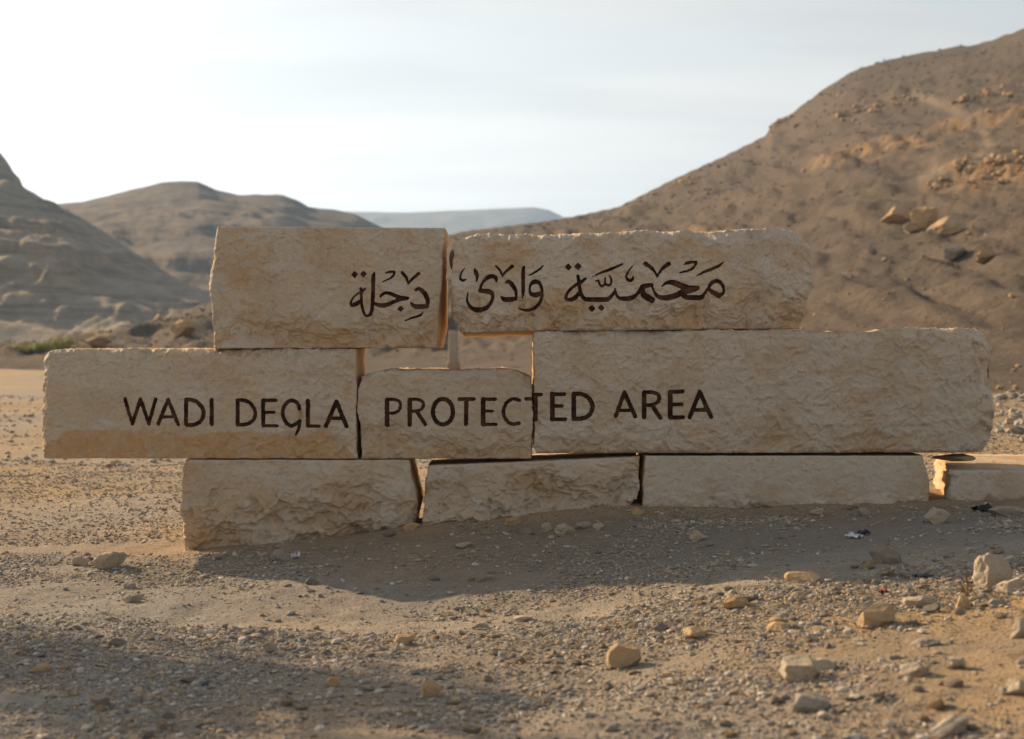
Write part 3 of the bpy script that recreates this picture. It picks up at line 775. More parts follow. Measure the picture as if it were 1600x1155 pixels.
block([(1008, 712), (1005, 740), (1004, 850)], [(1445, 712), (1448, 740), (1456, 775), (1457, 850)],
      [(1003, 712.5), (1459, 712.5)], [(1003, 850), (1459, 840)], .52, 171, (), label='third limestone block of the bottom course with smooth split face', rough=.7, chips=(.005, .02, .012, .02), ledge=.060, band=.45,
      ochre=.20, cell=.0052, top_rough=.0012, grey=.85)
def bd_G(f, pxs, pys, tz, bz, lx, rx):
    return tz + .022 * f, bz, lx + .15 * f + .012 * perlin(pys * .09, f * 6, 0, 3), rx
block([(1487, 736), (1484, 760), (1485, 840)], [(1930, 736), (1930, 840)], [(1480, 735), (1930, 737)], [(1480, 845), (1930, 840)], .86, 181, (),
      label='low pale limestone block at the right end with bare top', rough=.7, chips=(.006, .02, .02, .02), ledge=.055, band=.6, ochre=.14, cell=.007, backdrop=bd_G, top_rough=.0015, side_rough=.02, grey=.7, bounce_tint=.25)

# ------------------------------------------------------------------ rocks
def icosphere(sub):
    t = (1 + 5 ** .5) / 2
    v = [(-1, t, 0), (1, t, 0), (-1, -t, 0), (1, -t, 0), (0, -1, t), (0, 1, t), (0, -1, -t), (0, 1, -t), (t, 0, -1), (t, 0, 1), (-t, 0, -1), (-t, 0, 1)]
    f = [(0, 11, 5), (0, 5, 1), (0, 1, 7), (0, 7, 10), (0, 10, 11), (1, 5, 9), (5, 11, 4), (11, 10, 2), (10, 7, 6), (7, 1, 8), (3, 9, 4), (3, 4, 2), (3, 2, 6), (3, 6, 8), (3, 8, 9), (4, 9, 5), (2, 4, 11), (6, 2, 10), (8, 6, 7), (9, 8, 1)]
    v = [np.array(p) / np.linalg.norm(p) for p in v]
    for _ in range(sub):
        c = {}; nf = []
        def mid(a, b):
            k = (min(a, b), max(a, b))
            if k not in c:
                p = v[a] + v[b]; v.append(p / np.linalg.norm(p)); c[k] = len(v) - 1
            return c[k]
        for a, b, d in f:
            x, y, z = mid(a, b), mid(b, d), mid(d, a); nf += [(a, x, z), (b, y, x), (d, z, y), (x, y, z)]
        f = nf
    return np.array(v), np.array(f)
OCT = (np.array([(1, 0, 0), (-1, 0, 0), (0, 1, 0), (0, -1, 0), (0, 0, 1), (0, 0, -1)], float), np.array([(0, 2, 4), (2, 1, 4), (1, 3, 4), (3, 0, 4), (2, 0, 5), (1, 2, 5), (3, 1, 5), (0, 3, 5)]))
ICO = {k: icosphere(k) for k in (0, 1, 2, 3, 4)}

def rock_shape(rs, sub, cuts, rough, lo=.45, hi=.88):
    V, Fc = ICO[sub]; V = V.copy()
    for _ in range(int(cuts * 1.5)):
        n = rs.normal(size=3); n /= np.linalg.norm(n); d = rs.uniform(lo, hi)
        V -= np.outer(np.maximum(V @ n - d, 0), n)
    s = int(rs.randint(1000))
    r = rough * fbm(V[:, 0] * 1.6, V[:, 1] * 1.6, V[:, 2] * 1.6, s % 60, 4, .6)
    V = V * (1 + r)[:, None]
    lo_, hi_ = V.min(0), V.max(0)
    V = (V - (lo_ + hi_) / 2) / (hi_ - lo_)          # unit box, centred
    return V, Fc

def rock(name, label, cat, pos, w, h, dep, mat, seed, cuts=9, rough=.15, rz=0.0, tilt=0.0, sub=3, sink=.14, group=None):
    rs = np.random.RandomState(seed)
    V, Fc = rock_shape(rs, sub, cuts, rough)
    c, s_ = math.cos(tilt), math.sin(tilt)
    V = V * np.array([w, dep, h])
    V = np.stack([V[:, 0] * c - V[:, 2] * s_, V[:, 1], V[:, 0] * s_ + V[:, 2] * c], 1)
    V[:, 2] += h * .5 - h * sink
    me = mesh_np(name, V, [Fc], smooth=False)
    o = obj(name, me, mat); o.location = pos; o.rotation_euler = (0, 0, rz)
    return tag(o, label, cat, group)

def grock(px, py, wpx, hpx, mat, label, seed, name='rock', depk=.8, **kw):
    X, Y, Z = ray_ground(px, py)
    k = (Y + DW) / F
    return rock(name, label, 'rock', (X, Y + wpx * k * depk * .35, Z), wpx * k * 1.0, hpx * k * 1.22, wpx * k * depk, mat, seed, sink=.24, **kw)

grock(1556, 918, 64, 56, M_RCREAM, 'tall pale cream rock standing upright on the right bank', 211, cuts=15, rough=.16, tilt=.06)
grock(1581, 926, 50, 22, M_RCREAM, 'low pale rock leaning against the tall cream rock', 2, cuts=10)
grock(1372, 981, 60, 38, M_ROCHRE, 'rounded tan rock below the shadow edge at right', 3, cuts=6, rough=.07)
grock(1340, 976, 22, 12, M_RCREAM, 'small pale stone touching the left side of the rounded tan rock', 4)
grock(975, 1044, 54, 40, M_ROCHRE, 'rounded brown rock among pebbles in the middle foreground', 5, cuts=5, rough=.07)
grock(1270, 1115, 60, 28, M_RGREY, 'flat grey brown rock with long shadow near the bottom edge', 6, cuts=6, rough=.06)
grock(1255, 1064, 66, 34, M_RCREAM, 'angular whitish rock with flat top in right foreground', 7, cuts=14)
grock(1290, 1048, 50, 18, M_RCREAM, 'thin whitish slab behind the angular whitish rock', 8, cuts=10)
grock(1387, 882, 50, 33, M_RDARK, 'dark grey rock lying in the sign shadow', 9, cuts=12)
grock(1256, 909, 56, 14, M_ROCHRE, 'flat ochre slab lying in the sign shadow', 10, cuts=6, rough=.04)
grock(165, 891, 56, 28, M_RCREAM, 'sunlit cream rock left of the bottom course', 11, cuts=12, tilt=.1)
grock(122, 884, 34, 14, M_RCREAM, 'low cream stone just left of the sunlit cream rock', 12)
grock(205, 943, 36, 20, M_RCREAM, 'pale wedge shaped stone in the left foreground', 13, cuts=12, tilt=.25)
grock(200, 921, 26, 10, M_RGREY, 'flat grey stone above the pale wedge shaped stone', 14)
grock(1092, 846, 30, 18, M_RCREAM, 'pale stone in the shade below the third bottom block', 15)
grock(438, 878, 30, 20, M_RGREY, 'grey stone below the lower left block with white scrap beside', 16)
grock(632, 1009, 30, 17, M_ROCHRE, 'brick shaped brown stone in the centre foreground', 17, cuts=5, rough=.03)
grock(621, 1020, 11, 16, M_RCREAM, 'tiny upright pale stone before the brick shaped stone', 18)
grock(421, 1021, 23, 18, M_RGREY, 'pointed pale stone on the sandy strip left of centre', 19, cuts=12)
grock(1432, 1060, 50, 23, M_RCREAM, 'slanting pale rock right of the whitish slab', 20, tilt=.25)
grock(1497, 1048, 34, 19, M_RCREAM, 'small pale rock with dark shadow on its right', 21)
grock(1490, 1153, 66, 32, M_RGREY, 'long rock cut by the bottom edge at right', 22, tilt=.3)
grock(1440, 951, 54, 18, M_RCREAM, 'low flat pale rock on the litter ridge', 23)
grock(1507, 954, 24, 24, M_ROCHRE, 'small upright brown stone below the tall cream rock', 24)
grock(1560, 946, 30, 10, M_RGREY, 'thin flat stone right of the small upright brown stone', 25)
grock(1596, 997, 34, 34, M_RCREAM, 'cream rock cut by the right edge, upper one', 26)
grock(1592, 1092, 44, 27, M_RCREAM, 'cream rock cut by the right edge, lower one', 27)
grock(1570, 1088, 20, 13, M_RGREY, 'little stone left of the lower right edge rock', 28)
grock(1092, 1000, 44, 19, M_ROCHRE, 'ochre rock in the pebble ridge right of centre', 29)
grock(1034, 989, 24, 14, M_RDARK, 'dark pebble left of the ochre ridge rock', 30)
grock(1220, 988, 40, 14, M_ROCHRE, 'flat tan stone, lower of a stacked looking pair', 31, rough=.05, cuts=5)
grock(1217, 974, 28, 9, M_ROCHRE, 'flat tan stone, upper of a stacked looking pair', 32, rough=.05, cuts=5)
grock(1152, 952, 44, 20, M_ROCHRE, 'pointed tan stone at the upper edge of the pebble ridge', 33)
grock(672, 1090, 36, 26, M_ROCHRE, 'reddish broken stone near the bottom centre', 34, cuts=12)
grock(520, 1074, 24, 16, M_ROCHRE, 'rounded brown stone left of the reddish broken stone', 35, cuts=5)
grock(725, 858, 28, 11, M_RCREAM, 'flat pale stone in the shade below the second bottom block', 36)
grock(158, 1111, 28, 18, M_RDARK, 'dark stone near the lower left corner', 37)
grock(62, 1053, 28, 14, M_ROCHRE, 'brown stone near the left edge', 38)
grock(1448, 1012, 46, 12, M_RGREY, 'flat grey shard half buried in sand at right', 39, tilt=.15)
grock(1466, 818, 44, 26, M_RCREAM, 'pale pointed stone below the gap beside the right end block', 40, cuts=12)
grock(641, 831, 26, 14, M_ROCHRE, 'pinkish stone wedged under the first gap of the bottom course', 41)
grock(998, 806, 22, 12, M_ROCHRE, 'small brown stone under the second gap of the bottom course', 42)
grock(818, 973, 32, 10, M_RCREAM, 'flat pale stone on the sandy strip in the middle', 43)
grock(752, 985, 24, 10, M_RGREY, 'small grey stone left of the flat pale stone', 44)
grock(1580, 808, 60, 17, M_RGREY, 'grey slab at the foot of the right end block', 45, cuts=5, rough=.03)
grock(801, 822, 30, 13, M_ROCHRE, 'leftmost rubble stone under the second bottom block', 46)
grock(855, 832, 22, 15, M_RCREAM, 'second rubble stone under the second bottom block', 47)
grock(884, 836, 36, 18, M_RCREAM, 'largest rubble stone under the second bottom block', 48)
grock(912, 828, 24, 13, M_RGREY, 'fourth rubble stone under the second bottom block', 49)
grock(936, 829, 20, 12, M_RCREAM, 'rightmost rubble stone under the second bottom block', 50)
grock(1278, 806, 24, 14, M_RCREAM, 'pale rubble stone in front of the third bottom block', 51)
grock(1352, 806, 22, 12, M_RGREY, 'grey rubble stone near the right of the third bottom block', 52)
# wedges between the blocks belong to the sign
def shim(px, py, w, h, mat, seed, y):
    X, Z = W(px, py)
    o = rock('shim_stone', None, None, (X, y, Z), w, h, w * .9, mat, seed, cuts=8, sink=0, rough=.05); o.parent = sign
    return o
shim(1503, 725, .19, .040, M_RCREAM, 60, .16)
shim(1350, 712.5, .05, .013, M_RDARK, 61, .12)
shim(704, 420, .040, .115, M_RGREY, 62, .34)
shim(975, 713.5, .06, .016, M_RGREY, 63, .3)

# ------------------------------------------------------------------ hillside boulders
def hrock(px, py, w, h, label, seed, mat=M_HROCK, **kw):
    X, Y, Z, D = hill_r.hit(px, py)
    k = D / F
    return rock('boulder', label, 'boulder', (X, Y, Z - .05 * h * k), w * k, h * k * 1.25, w * k * .8, mat, seed, **kw)
hrock(1405, 350, 52, 26, 'leftmost ochre boulder of the cluster on the right hillside', 70, cuts=12)
hrock(1444, 358, 44, 34, 'tall middle boulder of the cluster on the right hillside', 71, cuts=14)
hrock(1480, 368, 62, 28, 'slanting boulder right of the cluster on the hillside', 72, cuts=12, tilt=.25)
hrock(1425, 366, 30, 16, 'small ochre boulder before the hillside cluster', 73)
hrock(1492, 408, 40, 18, 'grey boulder lower down the right hillside', 74, mat=M_RGREY)
hrock(1540, 412, 36, 20, 'rounded brown boulder beside the lower grey boulder', 75)
hrock(285, 527, 40, 26, 'boxy orange boulder on the low rise at left', 76, cuts=8)
hrock(150, 542, 56, 20, 'low orange boulder at the left foot of the rise', 77, cuts=8)
hrock(248, 501, 16, 10, 'small orange boulder on the skyline of the left rise', 78)
rs = np.random.RandomState(55)
n_h = 0; hvar = []
for (x0, x1, ya, yb, n, s0, s1) in ((1310, 1430, 176, 160, 42, 4, 11), (1480, 1600, 160, 142, 36, 4, 11), (1495, 1600, 262, 246, 32, 6, 14), (1450, 1600, 298, 270, 46, 4, 12),
                                    (1200, 1245, 200, 186, 12, 4, 10), (1020, 1090, 292, 282, 16, 4, 10), (1080, 1200, 316, 306, 16, 3, 7), (1240, 1600, 470, 380, 34, 3, 8), (880, 1300, 350, 300, 24, 3, 6), (1555, 1600, 620, 560, 10, 5, 12), (1250, 1400, 260, 200, 20, 3, 7)):
    for _ in range(n):
        px = rs.uniform(x0, x1); py = ya + (yb - ya) * (px - x0) / (x1 - x0) + rs.normal() * (5 if abs(ya - yb) < 40 else abs(ya - yb) * .4) * (1 + 1.6 * (rs.rand() < .3))
        sil = np.interp(px, hill_r.sil[:, 0], hill_r.sil[:, 1])
        if py < sil + 6: py = sil + 6
        X, Y, Z, D = hill_r.hit(px, py)
        if D < 17 or D > 290: continue
        w = (s0 * .7 + (s1 * 1.15 - s0 * .7) * rs.rand() ** 1.8) * D / F
        if len(hvar) < 14:
            V, Fc = rock_shape(np.random.RandomState(3000 + n_h), 1, 6, .1); V[:, 2] += .22
            m2 = mesh_np('hillside_rock', V, [Fc], False); m2.materials.append(M_HROCK); hvar.append(m2)
        o = obj('hillside_rock', hvar[n_h % len(hvar)]); o.location = (X, Y, Z); o.scale = (w, w, w * rs.uniform(.6, 1.0)); o.rotation_euler = (0, 0, rs.uniform(0, 6.28))
        tag(o, 'small ochre rock lying on the right hillside', 'rock', 'small rocks on the right hillside')
        n_h += 1

# ------------------------------------------------------------------ loose stones one can count, then gravel
BAND = lambda X, Y: np.exp(-((Y + 2.45 - .12 * (X - .6)) / .42) ** 2) * sstep(-.9, .3, X)
variants = []
for k in range(10):
    V, Fc = rock_shape(np.random.RandomState(400 + k), 2, 8, .07)
    V = V.copy(); V[:, 2] += .32
    for mt in (M_RCREAM, M_RGREY, M_ROCHRE):
        m2 = mesh_np('stone', V, [Fc]); m2.materials.append(mt); variants.append(m2)
rs = np.random.RandomState(91)
placed = 0; tries = 0
while placed < 235 and tries < 6000:
    tries += 1
    px, py = rs.uniform(-20, 1620), 640 + 515 * rs.rand() ** .6
    X, Y, Z = ray_ground(px, py)
    if Y > 6 or (-.12 < Y < .75 and X > -1.9): continue
    p = .15 + .9 * BAND(X, Y) + .6 * (Y > -.40) * (Y < 0)
    if rs.rand() > p: continue
    w = rs.uniform(.020, .042) * (1 + .5 * (rs.rand() < .15)) * (1 + .5 * (Y > .7))
    o = obj('loose_stone', variants[rs.choice([0, 0, 0, 1, 1, 2]) + 3 * rs.randint(10)])
    o.location = (X, Y, Z - w * .04); o.scale = (w, w * rs.uniform(.7, 1.1), w * rs.uniform(.35, .62)); o.rotation_euler = (rs.normal() * .15, rs.normal() * .15, rs.uniform(0, 6.28))
    tag(o, 'small loose stone scattered on the gravelly ground', 'stone', 'small loose stones scattered on the ground')
    placed += 1

def scatter_mesh(pts, size, flat, rs, sub, cols, upto=12, sink=.25):
    base = []
    for k in range(upto):
        r7 = np.random.RandomState(700 + k)
        if sub < 0:
            V = OCT[0] + r7.normal(size=(6, 3)) * .22; Fc = OCT[1]; V = (V - V.mean(0)) / (V.max(0) - V.min(0)) * 1.25
        else: V, Fc = rock_shape(r7, sub, 4, .12, .6, .95)
        base.append(V)
    n = len(pts); nv = len(base[0])
    B = np.stack(base)[rs.randint(upto, size=n)]
    sx = size * rs.uniform(.7, 1.35, n); sy = size * rs.uniform(.6, 1.1, n); sz = size * flat * rs.uniform(.6, 1.3, n)
    B = B * np.stack([sx, sy, sz], 1)[:, None, :]
    a = rs.uniform(0, 6.283, n); c, s_ = np.cos(a)[:, None], np.sin(a)[:, None]
    tx = rs.normal(size=(n, 1)) * .18
    x = B[..., 0] * c - B[..., 1] * s_; y = B[..., 0] * s_ + B[..., 1] * c; z = B[..., 2] + tx * B[..., 0]
    V = np.stack([x, y, z], -1) + pts[:, None, :]; V[..., 2] += (sz * (.5 - sink))[:, None]
    Fc = (Fc[None] + (np.arange(n) * nv)[:, None, None]).reshape(-1, 3)
    return V.reshape(-1, 3), Fc, np.repeat(cols, nv, axis=0)

PAL = np.array([(.47, .42, .355), (.41, .355, .29), (.34, .305, .265), (.285, .27, .25), (.43, .33, .215), (.37, .27, .17), (.54, .50, .45), (.20, .185, .17), (.39, .35, .295), (.30, .29, .28)])
rs = np.random.RandomState(17)
def gravel_points(n, y0, y1, xw, dens):
    out = []
    tot = 0
    while tot < n:
        Y = rs.uniform(y0, y1, n); X = rs.uniform(-1, 1, n) * xw(Y)
        k = rs.rand(n) < dens(X, Y)
        k &= ~((Y > -.03) & (Y < .55) & (X > -1.66))
        out.append(np.stack([X[k], Y[k]], 1)); tot += k.sum()
    p = np.concatenate(out)[:n]
    return np.column_stack([p, ground_z(p[:, 0], p[:, 1])])
half = lambda Y: (Y + DW) * 880 / F + .25
def dens_near(X, Y):
    sandy = np.exp(-((Y + 1.95 - .10 * X) / .22) ** 2) * sstep(-1.6, -.6, X) * .85
    return np.clip(.38 + 1.15 * fbm(X * 1.1, Y * 1.4, 0, 61, 4) + .9 * BAND(X, Y) + .35 * sstep(-.7, -.1, Y) - sandy, .04, 1)
mats = []
for (n, y0, y1, smin, smax, sub, fl) in ((58000, -5.0, 0.05, .0040, .0090, -1, .62), (24000, -5.0, .05, .008, .018, -1, .6), (4600, -5.0, .05, .014, .034, 0, .5), (34000, .5, 6.5, .007, .024, -1, .62), (9000, 6, 26, .012, .034, -1, .6), (3000, 6, 24, .03, .075, 0, .55), (1500, 4, 34, .04, .13, 0, .6)):
    pts = gravel_points(n, y0, y1, half, dens_near if y1 < 1 else (lambda X, Y: np.clip(.9 * sstep(.0, .2, X / (Y + DW)) + .02, 0, 1)) if y1 > 30 else (lambda X, Y: np.clip(.55 + .45 * fbm(X * .35, Y * .35, 0, 62, 2), .15, 1)))
    size = smin + (smax - smin) * rs.rand(n) ** 2.2
    cols = PAL[rs.randint(len(PAL), size=n)] * rs.uniform(.8, 1.12, (n, 1))
    mats.append(scatter_mesh(pts, size, fl, rs, sub, cols))
off = 0; Vs, Fs, Cs = [], [], []
for V, Fc, C in mats: Vs.append(V); Fs.append(Fc + off); Cs.append(C); off += len(V)
gm = mesh_np('gravel', np.concatenate(Vs), [np.concatenate(Fs)], smooth=False)
cattr(gm, 'col', np.concatenate(Cs))
tag(obj('gravel', gm, M_GRAVEL), 'fine loose gravel covering the sandy ground', 'gravel', kind='stuff')

# scree on the slope of the right hill
rs = np.random.RandomState(23)
n = 17000
px = rs.uniform(-60, 1720, n); fr = rs.rand(n) ** .9
D0 = np.interp(px, [p[0] for p in hill_r.foot], [p[1] for p in hill_r.foot]); D1 = np.interp(px, [p[0] for p in hill_r.ridge], [p[1] for p in hill_r.ridge])
D = D0 * 1.02 + (D1 * .985 - D0 * 1.02) * fr
keep = fbm((px - 800) / F * D * .12, D * .12, 0, 81, 3) + .25 > rs.uniform(-.4, .6, n)
px, D = px[keep], D[keep]; n = len(px)
size = np.clip((1.4 + 4.6 * rs.rand(n) ** 3.2) * D / F, .03, .42)
HP = np.array([(.20, .155, .11), (.25, .19, .13), (.16, .13, .10), (.34, .24, .14), (.30, .25, .19)])
cols = HP[rs.choice(5, size=n, p=[.3, .25, .25, .1, .1])] * rs.uniform(.8, 1.15, (n, 1))
V, Fc, C = scatter_mesh(np.column_stack([(px - 800) / F * D, D - DW, hill_r.z(px, D)]), size, .7, rs, -1, cols, sink=.3)
sm = mesh_np('scree', V, [Fc], smooth=False); cattr(sm, 'col', C)
tag(obj('scree', sm, M_GRAVEL), 'loose brown scree covering the slope of the right hill', 'scree', kind='stuff')

# dry straw and twigs
def straws(n, seed):
    rs = np.random.RandomState(seed); V, Fq, C = [], [], []
    k = 0
    while k < n:
        X, Y = rs.uniform(-2.2, 2.6), rs.uniform(-4.6, -.1)
        if rs.rand() > .12 + .9 * BAND(X, Y + .05): continue
        L = rs.uniform(.012, .05) * (1.8 if rs.rand() < .06 else 1); r = rs.uniform(.0007, .0017); a = rs.uniform(0, 6.28); e = rs.normal() * .22
        d = np.array([math.cos(a) * math.cos(e), math.sin(a) * math.cos(e), math.sin(e)]); s1 = np.array([-math.sin(a), math.cos(a), 0]); s2 = np.cross(d, s1)
        p = np.array([X, Y, float(ground_base(X, Y)) + 0.0]); p[2] = ZG(X, Y) + .004 + abs(d[2]) * L * .5
        b = len(V)
        for q in (-.5, 0, .5):
            for m in range(3):
                t = m * 2.094; V.append(p + d * L * q + s1 * r * math.cos(t) + s2 * r * math.sin(t) + (np.array([0, 0, .08 * L]) if q == 0 else 0))
        for q in (0, 3):
            for m in range(3): Fq.append((b + q + m, b + q + (m + 1) % 3, b + q + 3 + (m + 1) % 3, b + q + 3 + m))
        C += [np.array([(.46, .35, .20), (.36, .25, .13), (.52, .43, .28), (.22, .15, .09)][rs.randint(4)])] * 9
        k += 1
    return np.array(V), np.array(Fq), np.array(C)
_zc = {}
def ZG(X, Y): 
    i = np.clip(np.searchsorted(gx, X) - 1, 0, len(gx) - 2); j = np.clip(np.searchsorted(gy, Y) - 1, 0, len(gy) - 2)
    return float(GZ[i, j])
V, Fq, C = straws(2600, 5)
sm = mesh_np('dry_straw', V, [Fq], smooth=False); cattr(sm, 'col', C)
tag(obj('dry_straw', sm, M_STRAW), 'bits of dry straw and twig strewn along the pebble ridge', 'straw', kind='stuff')

# scraps of litter
def plain(name, col, rough=.6):
    s = NT(name); f = s.noise(40, 3); return s.fin(s.mix(s.ramp(f, .4, .7, 0, .4), col, tuple(c * .6 for c in col)), None, rough)
M_WHITE = plain('white_plastic', (.66, .67, .68), .45); M_BLUE = plain('blue_plastic', (.05, .065, .12), .45); M_RED = plain('red_plastic', (.45, .04, .04), .45); M_DARKP = plain('dark_bag', (.03, .035, .035), .4)
def scrap(px, py, w, h, mat, label, seed):
    rs = np.random.RandomState(seed); X, Y, Z = ray_ground(px, py); k = (Y + DW) / F
    n = 7; u, v = np.meshgrid(np.linspace(-.5, .5, n), np.linspace(-.5, .5, n), indexing='ij')
    r = 1 + .35 * perlin(u * 3, v * 3, 0, seed)
    zt = np.abs(perlin(u * 2.6, v * 2.6, 0, seed + 3)) * h * k * 1.6 + .003
    P = np.stack([u * r * w * k, v * r * w * k * .8, zt], -1).reshape(-1, 3)
    top = grid_faces(n, n); Q = P - np.array([0, 0, .0016]); V = np.concatenate([P, Q]); m = n * n
    bot = top[:, ::-1] + m
    idx = np.arange(m).reshape(n, n); ring = np.concatenate([idx[:, 0], idx[-1, 1:], idx[-2::-1, -1], idx[0, -2:0:-1]])
    side = np.stack([ring, ring + m, np.roll(ring, -1) + m, np.roll(ring, -1)], 1)
    o = obj('litter_scrap', mesh_np('litter_scrap', V, [top, bot, side]), mat); o.location = (X, Y, Z); o.rotation_euler = (0, 0, rs.uniform(0, 6))
    tag(o, label, 'litter')
scrap(462, 874, 12, 10, M_WHITE, 'white paper scrap beside the grey stone under the lower left block', 1)
scrap(1334, 841, 22, 8, M_WHITE, 'white plastic scrap in the shade before the third bottom block', 2)
scrap(1350, 836, 18, 7, M_BLUE, 'blue plastic scrap beside the white plastic scrap', 3)
scrap(1380, 928, 14, 7, M_RED, 'small red scrap on the litter ridge', 4)
scrap(322, 1074, 12, 6, M_BLUE, 'small blue scrap in the lower left foreground', 5)
scrap(1540, 800, 34, 12, M_DARKP, 'crumpled dark bag at the foot of the right end block', 6)
scrap(1440, 903, 26, 7, M_BLUE, 'dark blue scrap at the upper edge of the litter ridge', 7)

# ------------------------------------------------------------------ marker post far behind the gap
M_POST = rock_mat('post_stone', (0.40, 0.34, 0.27), (0.36, 0.30, 0.23), (0.42, 0.30, 0.18))
def prism(cx, cy, z0, z1, w0, w1, bev=.12):
    V = []
    for z, w in ((z0, w0), (z0 + (z1 - z0) * .93, w1), (z1, w1 * .8)):
        b = w * bev
        for (sx_, sy_) in ((-1, -1), (1, -1), (1, 1), (-1, 1)):
            h = w / 2
            V += [(cx + sx_ * h - (sx_ * b if sx_ * sy_ > 0 else 0), cy + sy_ * h - (0 if sx_ * sy_ > 0 else sy_ * b), z), (cx + sx_ * h - (0 if sx_ * sy_ > 0 else sx_ * b), cy + sy_ * h - (sy_ * b if sx_ * sy_ > 0 else 0), z)]
    V = np.array(V); q = []
    for r in (0, 8):
        for m in range(8): q.append((r + m, r + (m + 1) % 8, r + 8 + (m + 1) % 8, r + 8 + m))
    return V, np.array(q), np.array([[16, 17, 18, 19, 20, 21, 22, 23]])
pd = 46.0; pX = (708 - 800) / F * pd; pZ = float(ground_z(pX, pd - DW))
post = bpy.data.objects.new('marker_post', None); sc.collection.objects.link(post); post.location = (pX, pd - DW, pZ)
tag(post, 'blurred stone marker post seen through the gap between the upper blocks', 'post')
V, q, c8 = prism(0, 0, -.1, .52, .40, .38); obj('base', mesh_np('base', V, [q, c8], False), M_ROCHRE, post)
V, q, c8 = prism(0, 0, .50, 1.40, .27, .24); obj('shaft', mesh_np('shaft', V, [q, c8], False), M_POST, post)

# ------------------------------------------------------------------ plants
def leaf_mat(name, c1, c2):
    s = NT(name); oi = s.noise(3, 3); return s.fin(s.mix(s.ramp(oi, .35, .65), c1, c2), None, .8)
M_GREEN = leaf_mat('green_desert_leaves', (.34, .35, .12), (.42, .40, .16)); M_DRYST = leaf_mat('dry_twig_bark', (.20, .14, .08), (.26, .18, .10))
def shrub(name, label, pos, w, h, seed, nleaf, leafsz, nstem=9, lmat=None):
    rs = np.random.RandomState(seed)
    root = bpy.data.objects.new(name, None); sc.collection.objects.link(root); root.location = pos
    tag(root, label, 'shrub')
    V, Fq, LV, LF = [], [], [], []
    for s_ in range(nstem):
        a = rs.uniform(0, 6.28); sp = rs.uniform(.25, .95) * w * .5; top = np.array([math.cos(a) * sp, math.sin(a) * sp, h * rs.uniform(.6, 1.0)])
        prev = None
        for k in range(6):
            t = k / 5; p = top * np.array([t ** .8, t ** .8, t]) + rs.normal(size=3) * .03 * h * t; r = (.018 * (1 - t) + .004) * h
            b = len(V)
            for m in range(4): V.append(p + r * np.array([math.cos(m * 1.57), math.sin(m * 1.57), 0]))
            if prev is not None:
                for m in range(4): Fq.append((prev + m, prev + (m + 1) % 4, b + (m + 1) % 4, b + m))
            prev = b
            if k > 1:
                for _ in range(nleaf // nstem // 4):
                    c = p + rs.normal(size=3) * np.array([.10 * w, .10 * w, .11 * h]); c[2] = max(c[2], .02 * h)
                    d = rs.normal(size=3); d /= np.linalg.norm(d); e = np.cross(d, rs.normal(size=3)); e /= np.linalg.norm(e)
                    l = len(LV); L = leafsz * rs.uniform(.6, 1.4)
                    LV += [c - d * L, c + e * L * .35, c + d * L, c - e * L * .35]; LF.append((l, l + 1, l + 2, l + 3))
    obj('stem', mesh_np('stem', np.array(V), [np.array(Fq)]), M_DRYST, root)
    obj('foliage', mesh_np('foliage', np.array(LV), [np.array(LF)], False), lmat or M_GREEN, root)
    return root
for (px, w, h, lab, sd) in ((38, 1.7, .36, 'leftmost low green bush on the far plain', 1), (68, 1.6, .48, 'middle green bush on the far plain', 2), (96, 1.3, .62, 'taller yellow green bush on the far plain at left', 3)):
    X, Yb_, zb_, D = hill_r.hit(px, 549)
    shrub('desert_bush', lab, (X, Yb_, zb_ - .05), w * D / 84, h * D / 84, sd, 1500, .06, 18)
shrub('desert_bush', 'tiny green tuft behind the right end of the sign', (12.45, 32.0, float(ground_z(12.45, 32.0))), .5, .16, 9, 200, .04)
shrub('dry_tuft', 'little dry tuft beside the small upright brown stone', tuple(ray_ground(1508, 936)), .07, .08, 12, 70, .009, 8, M_DRYST)
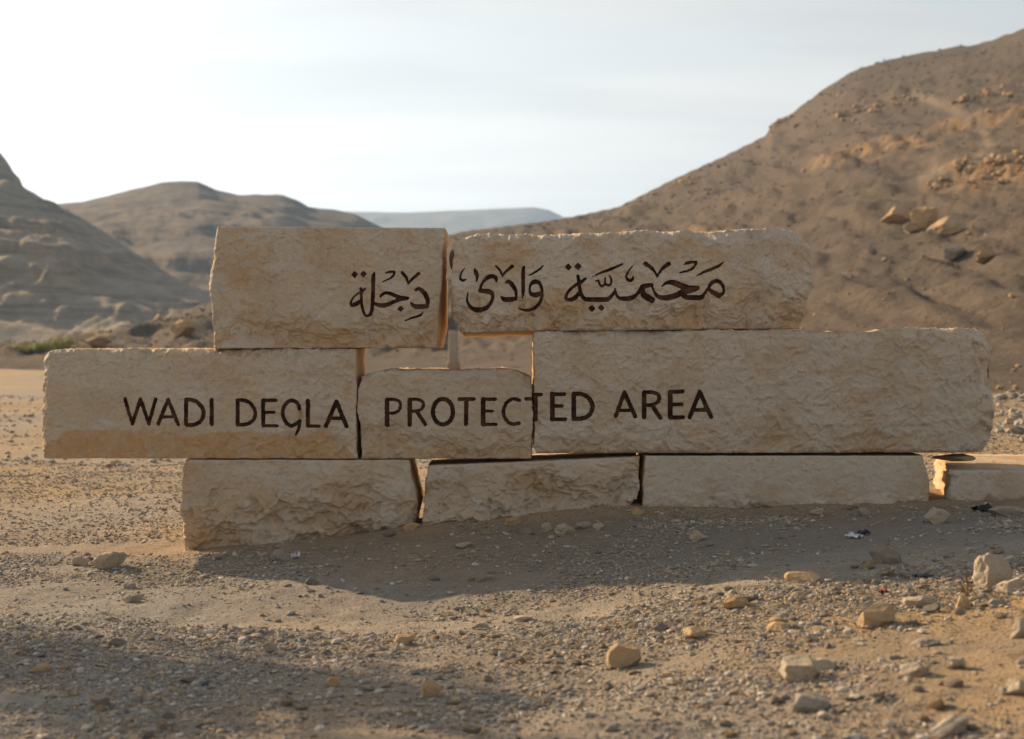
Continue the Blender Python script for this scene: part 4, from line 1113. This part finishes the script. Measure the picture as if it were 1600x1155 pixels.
# unseen thorn tree added at left to shade the lower left foreground
def added_shade_tree(label, pos, h, w, seed):
    rs = np.random.RandomState(seed)
    root = bpy.data.objects.new('added_shade_tree', None); sc.collection.objects.link(root); root.location = pos
    tag(root, label, 'tree')
    V, Fq, LV, LF = [], [], [], []
    def limb(p, q, r0, r1, n=6):
        prev = None
        for k in range(n + 1):
            t = k / n; c = p + (q - p) * t + rs.normal(size=3) * .03 * h * t * (1 - t); r = r0 + (r1 - r0) * t; b = len(V)
            for m in range(6): V.append(c + r * np.array([math.cos(m * 1.047), math.sin(m * 1.047), 0]))
            if prev is not None:
                for m in range(6): Fq.append((prev + m, prev + (m + 1) % 6, b + (m + 1) % 6, b + m))
            prev = b
    fork = np.array([.1, 0, h * .45]); limb(np.zeros(3), fork, .13, .09)
    for k in range(8):
        a = k * .785 + rs.uniform(-.2, .2); R = rs.uniform(.35, 1) * w / 2
        tip = np.array([math.cos(a) * R, math.sin(a) * R, h * rs.uniform(.78, 1.0)]); limb(fork, tip, .05, .012)
        for j in range(2):
            c0 = fork + (tip - fork) * (1.0 - .3 * j) + rs.normal(size=3) * np.array([.06 * w, .06 * w, .03 * h])
            for _ in range(300):
                c = c0 + rs.normal(size=3) * np.array([.19, .19, .10]); d = rs.normal(size=3); d /= np.linalg.norm(d); e = np.cross(d, rs.normal(size=3)); e /= np.linalg.norm(e)
                l = len(LV); L = rs.uniform(.04, .08); LV += [c - d * L, c + e * L * .45, c + d * L, c - e * L * .45]; LF.append((l, l + 1, l + 2, l + 3))
    obj('added_tree_trunk', mesh_np('added_tree_trunk', np.array(V), [np.array(Fq)]), M_DRYST, root)
    obj('added_tree_crown', mesh_np('added_tree_crown', np.array(LV), [np.array(LF)], False), M_GREEN, root)
added_shade_tree('small thorn tree added outside the frame at left to cast shade', (-7.3, 0.85, float(ground_z(-7.3, 0.85)) - .05), 3.7, 2.5, 33)

# ------------------------------------------------------------------ haze
bm_v = np.array([(x, y, z) for x in (-1500, 1500) for y in (-80, 3200) for z in (-12, 195)], float)
hz = mesh_np('haze', bm_v, [np.array([(0, 1, 3, 2), (4, 6, 7, 5), (0, 4, 5, 1), (2, 3, 7, 6), (0, 2, 6, 4), (1, 5, 7, 3)])], False)
hm = bpy.data.materials.new('pale_haze'); hm.use_nodes = True; ht = hm.node_tree; ht.nodes.clear()
ho = ht.nodes.new('ShaderNodeOutputMaterial'); hv = ht.nodes.new('ShaderNodeVolumePrincipled')
hv.inputs['Color'].default_value = (0.44, 0.67, 1.0, 1); hv.inputs['Density'].default_value = 0.00033; hv.inputs['Anisotropy'].default_value = 0.2
ht.links.new(hv.outputs[0], ho.inputs['Volume'])
tag(obj('haze', hz, hm), kind='stuff')
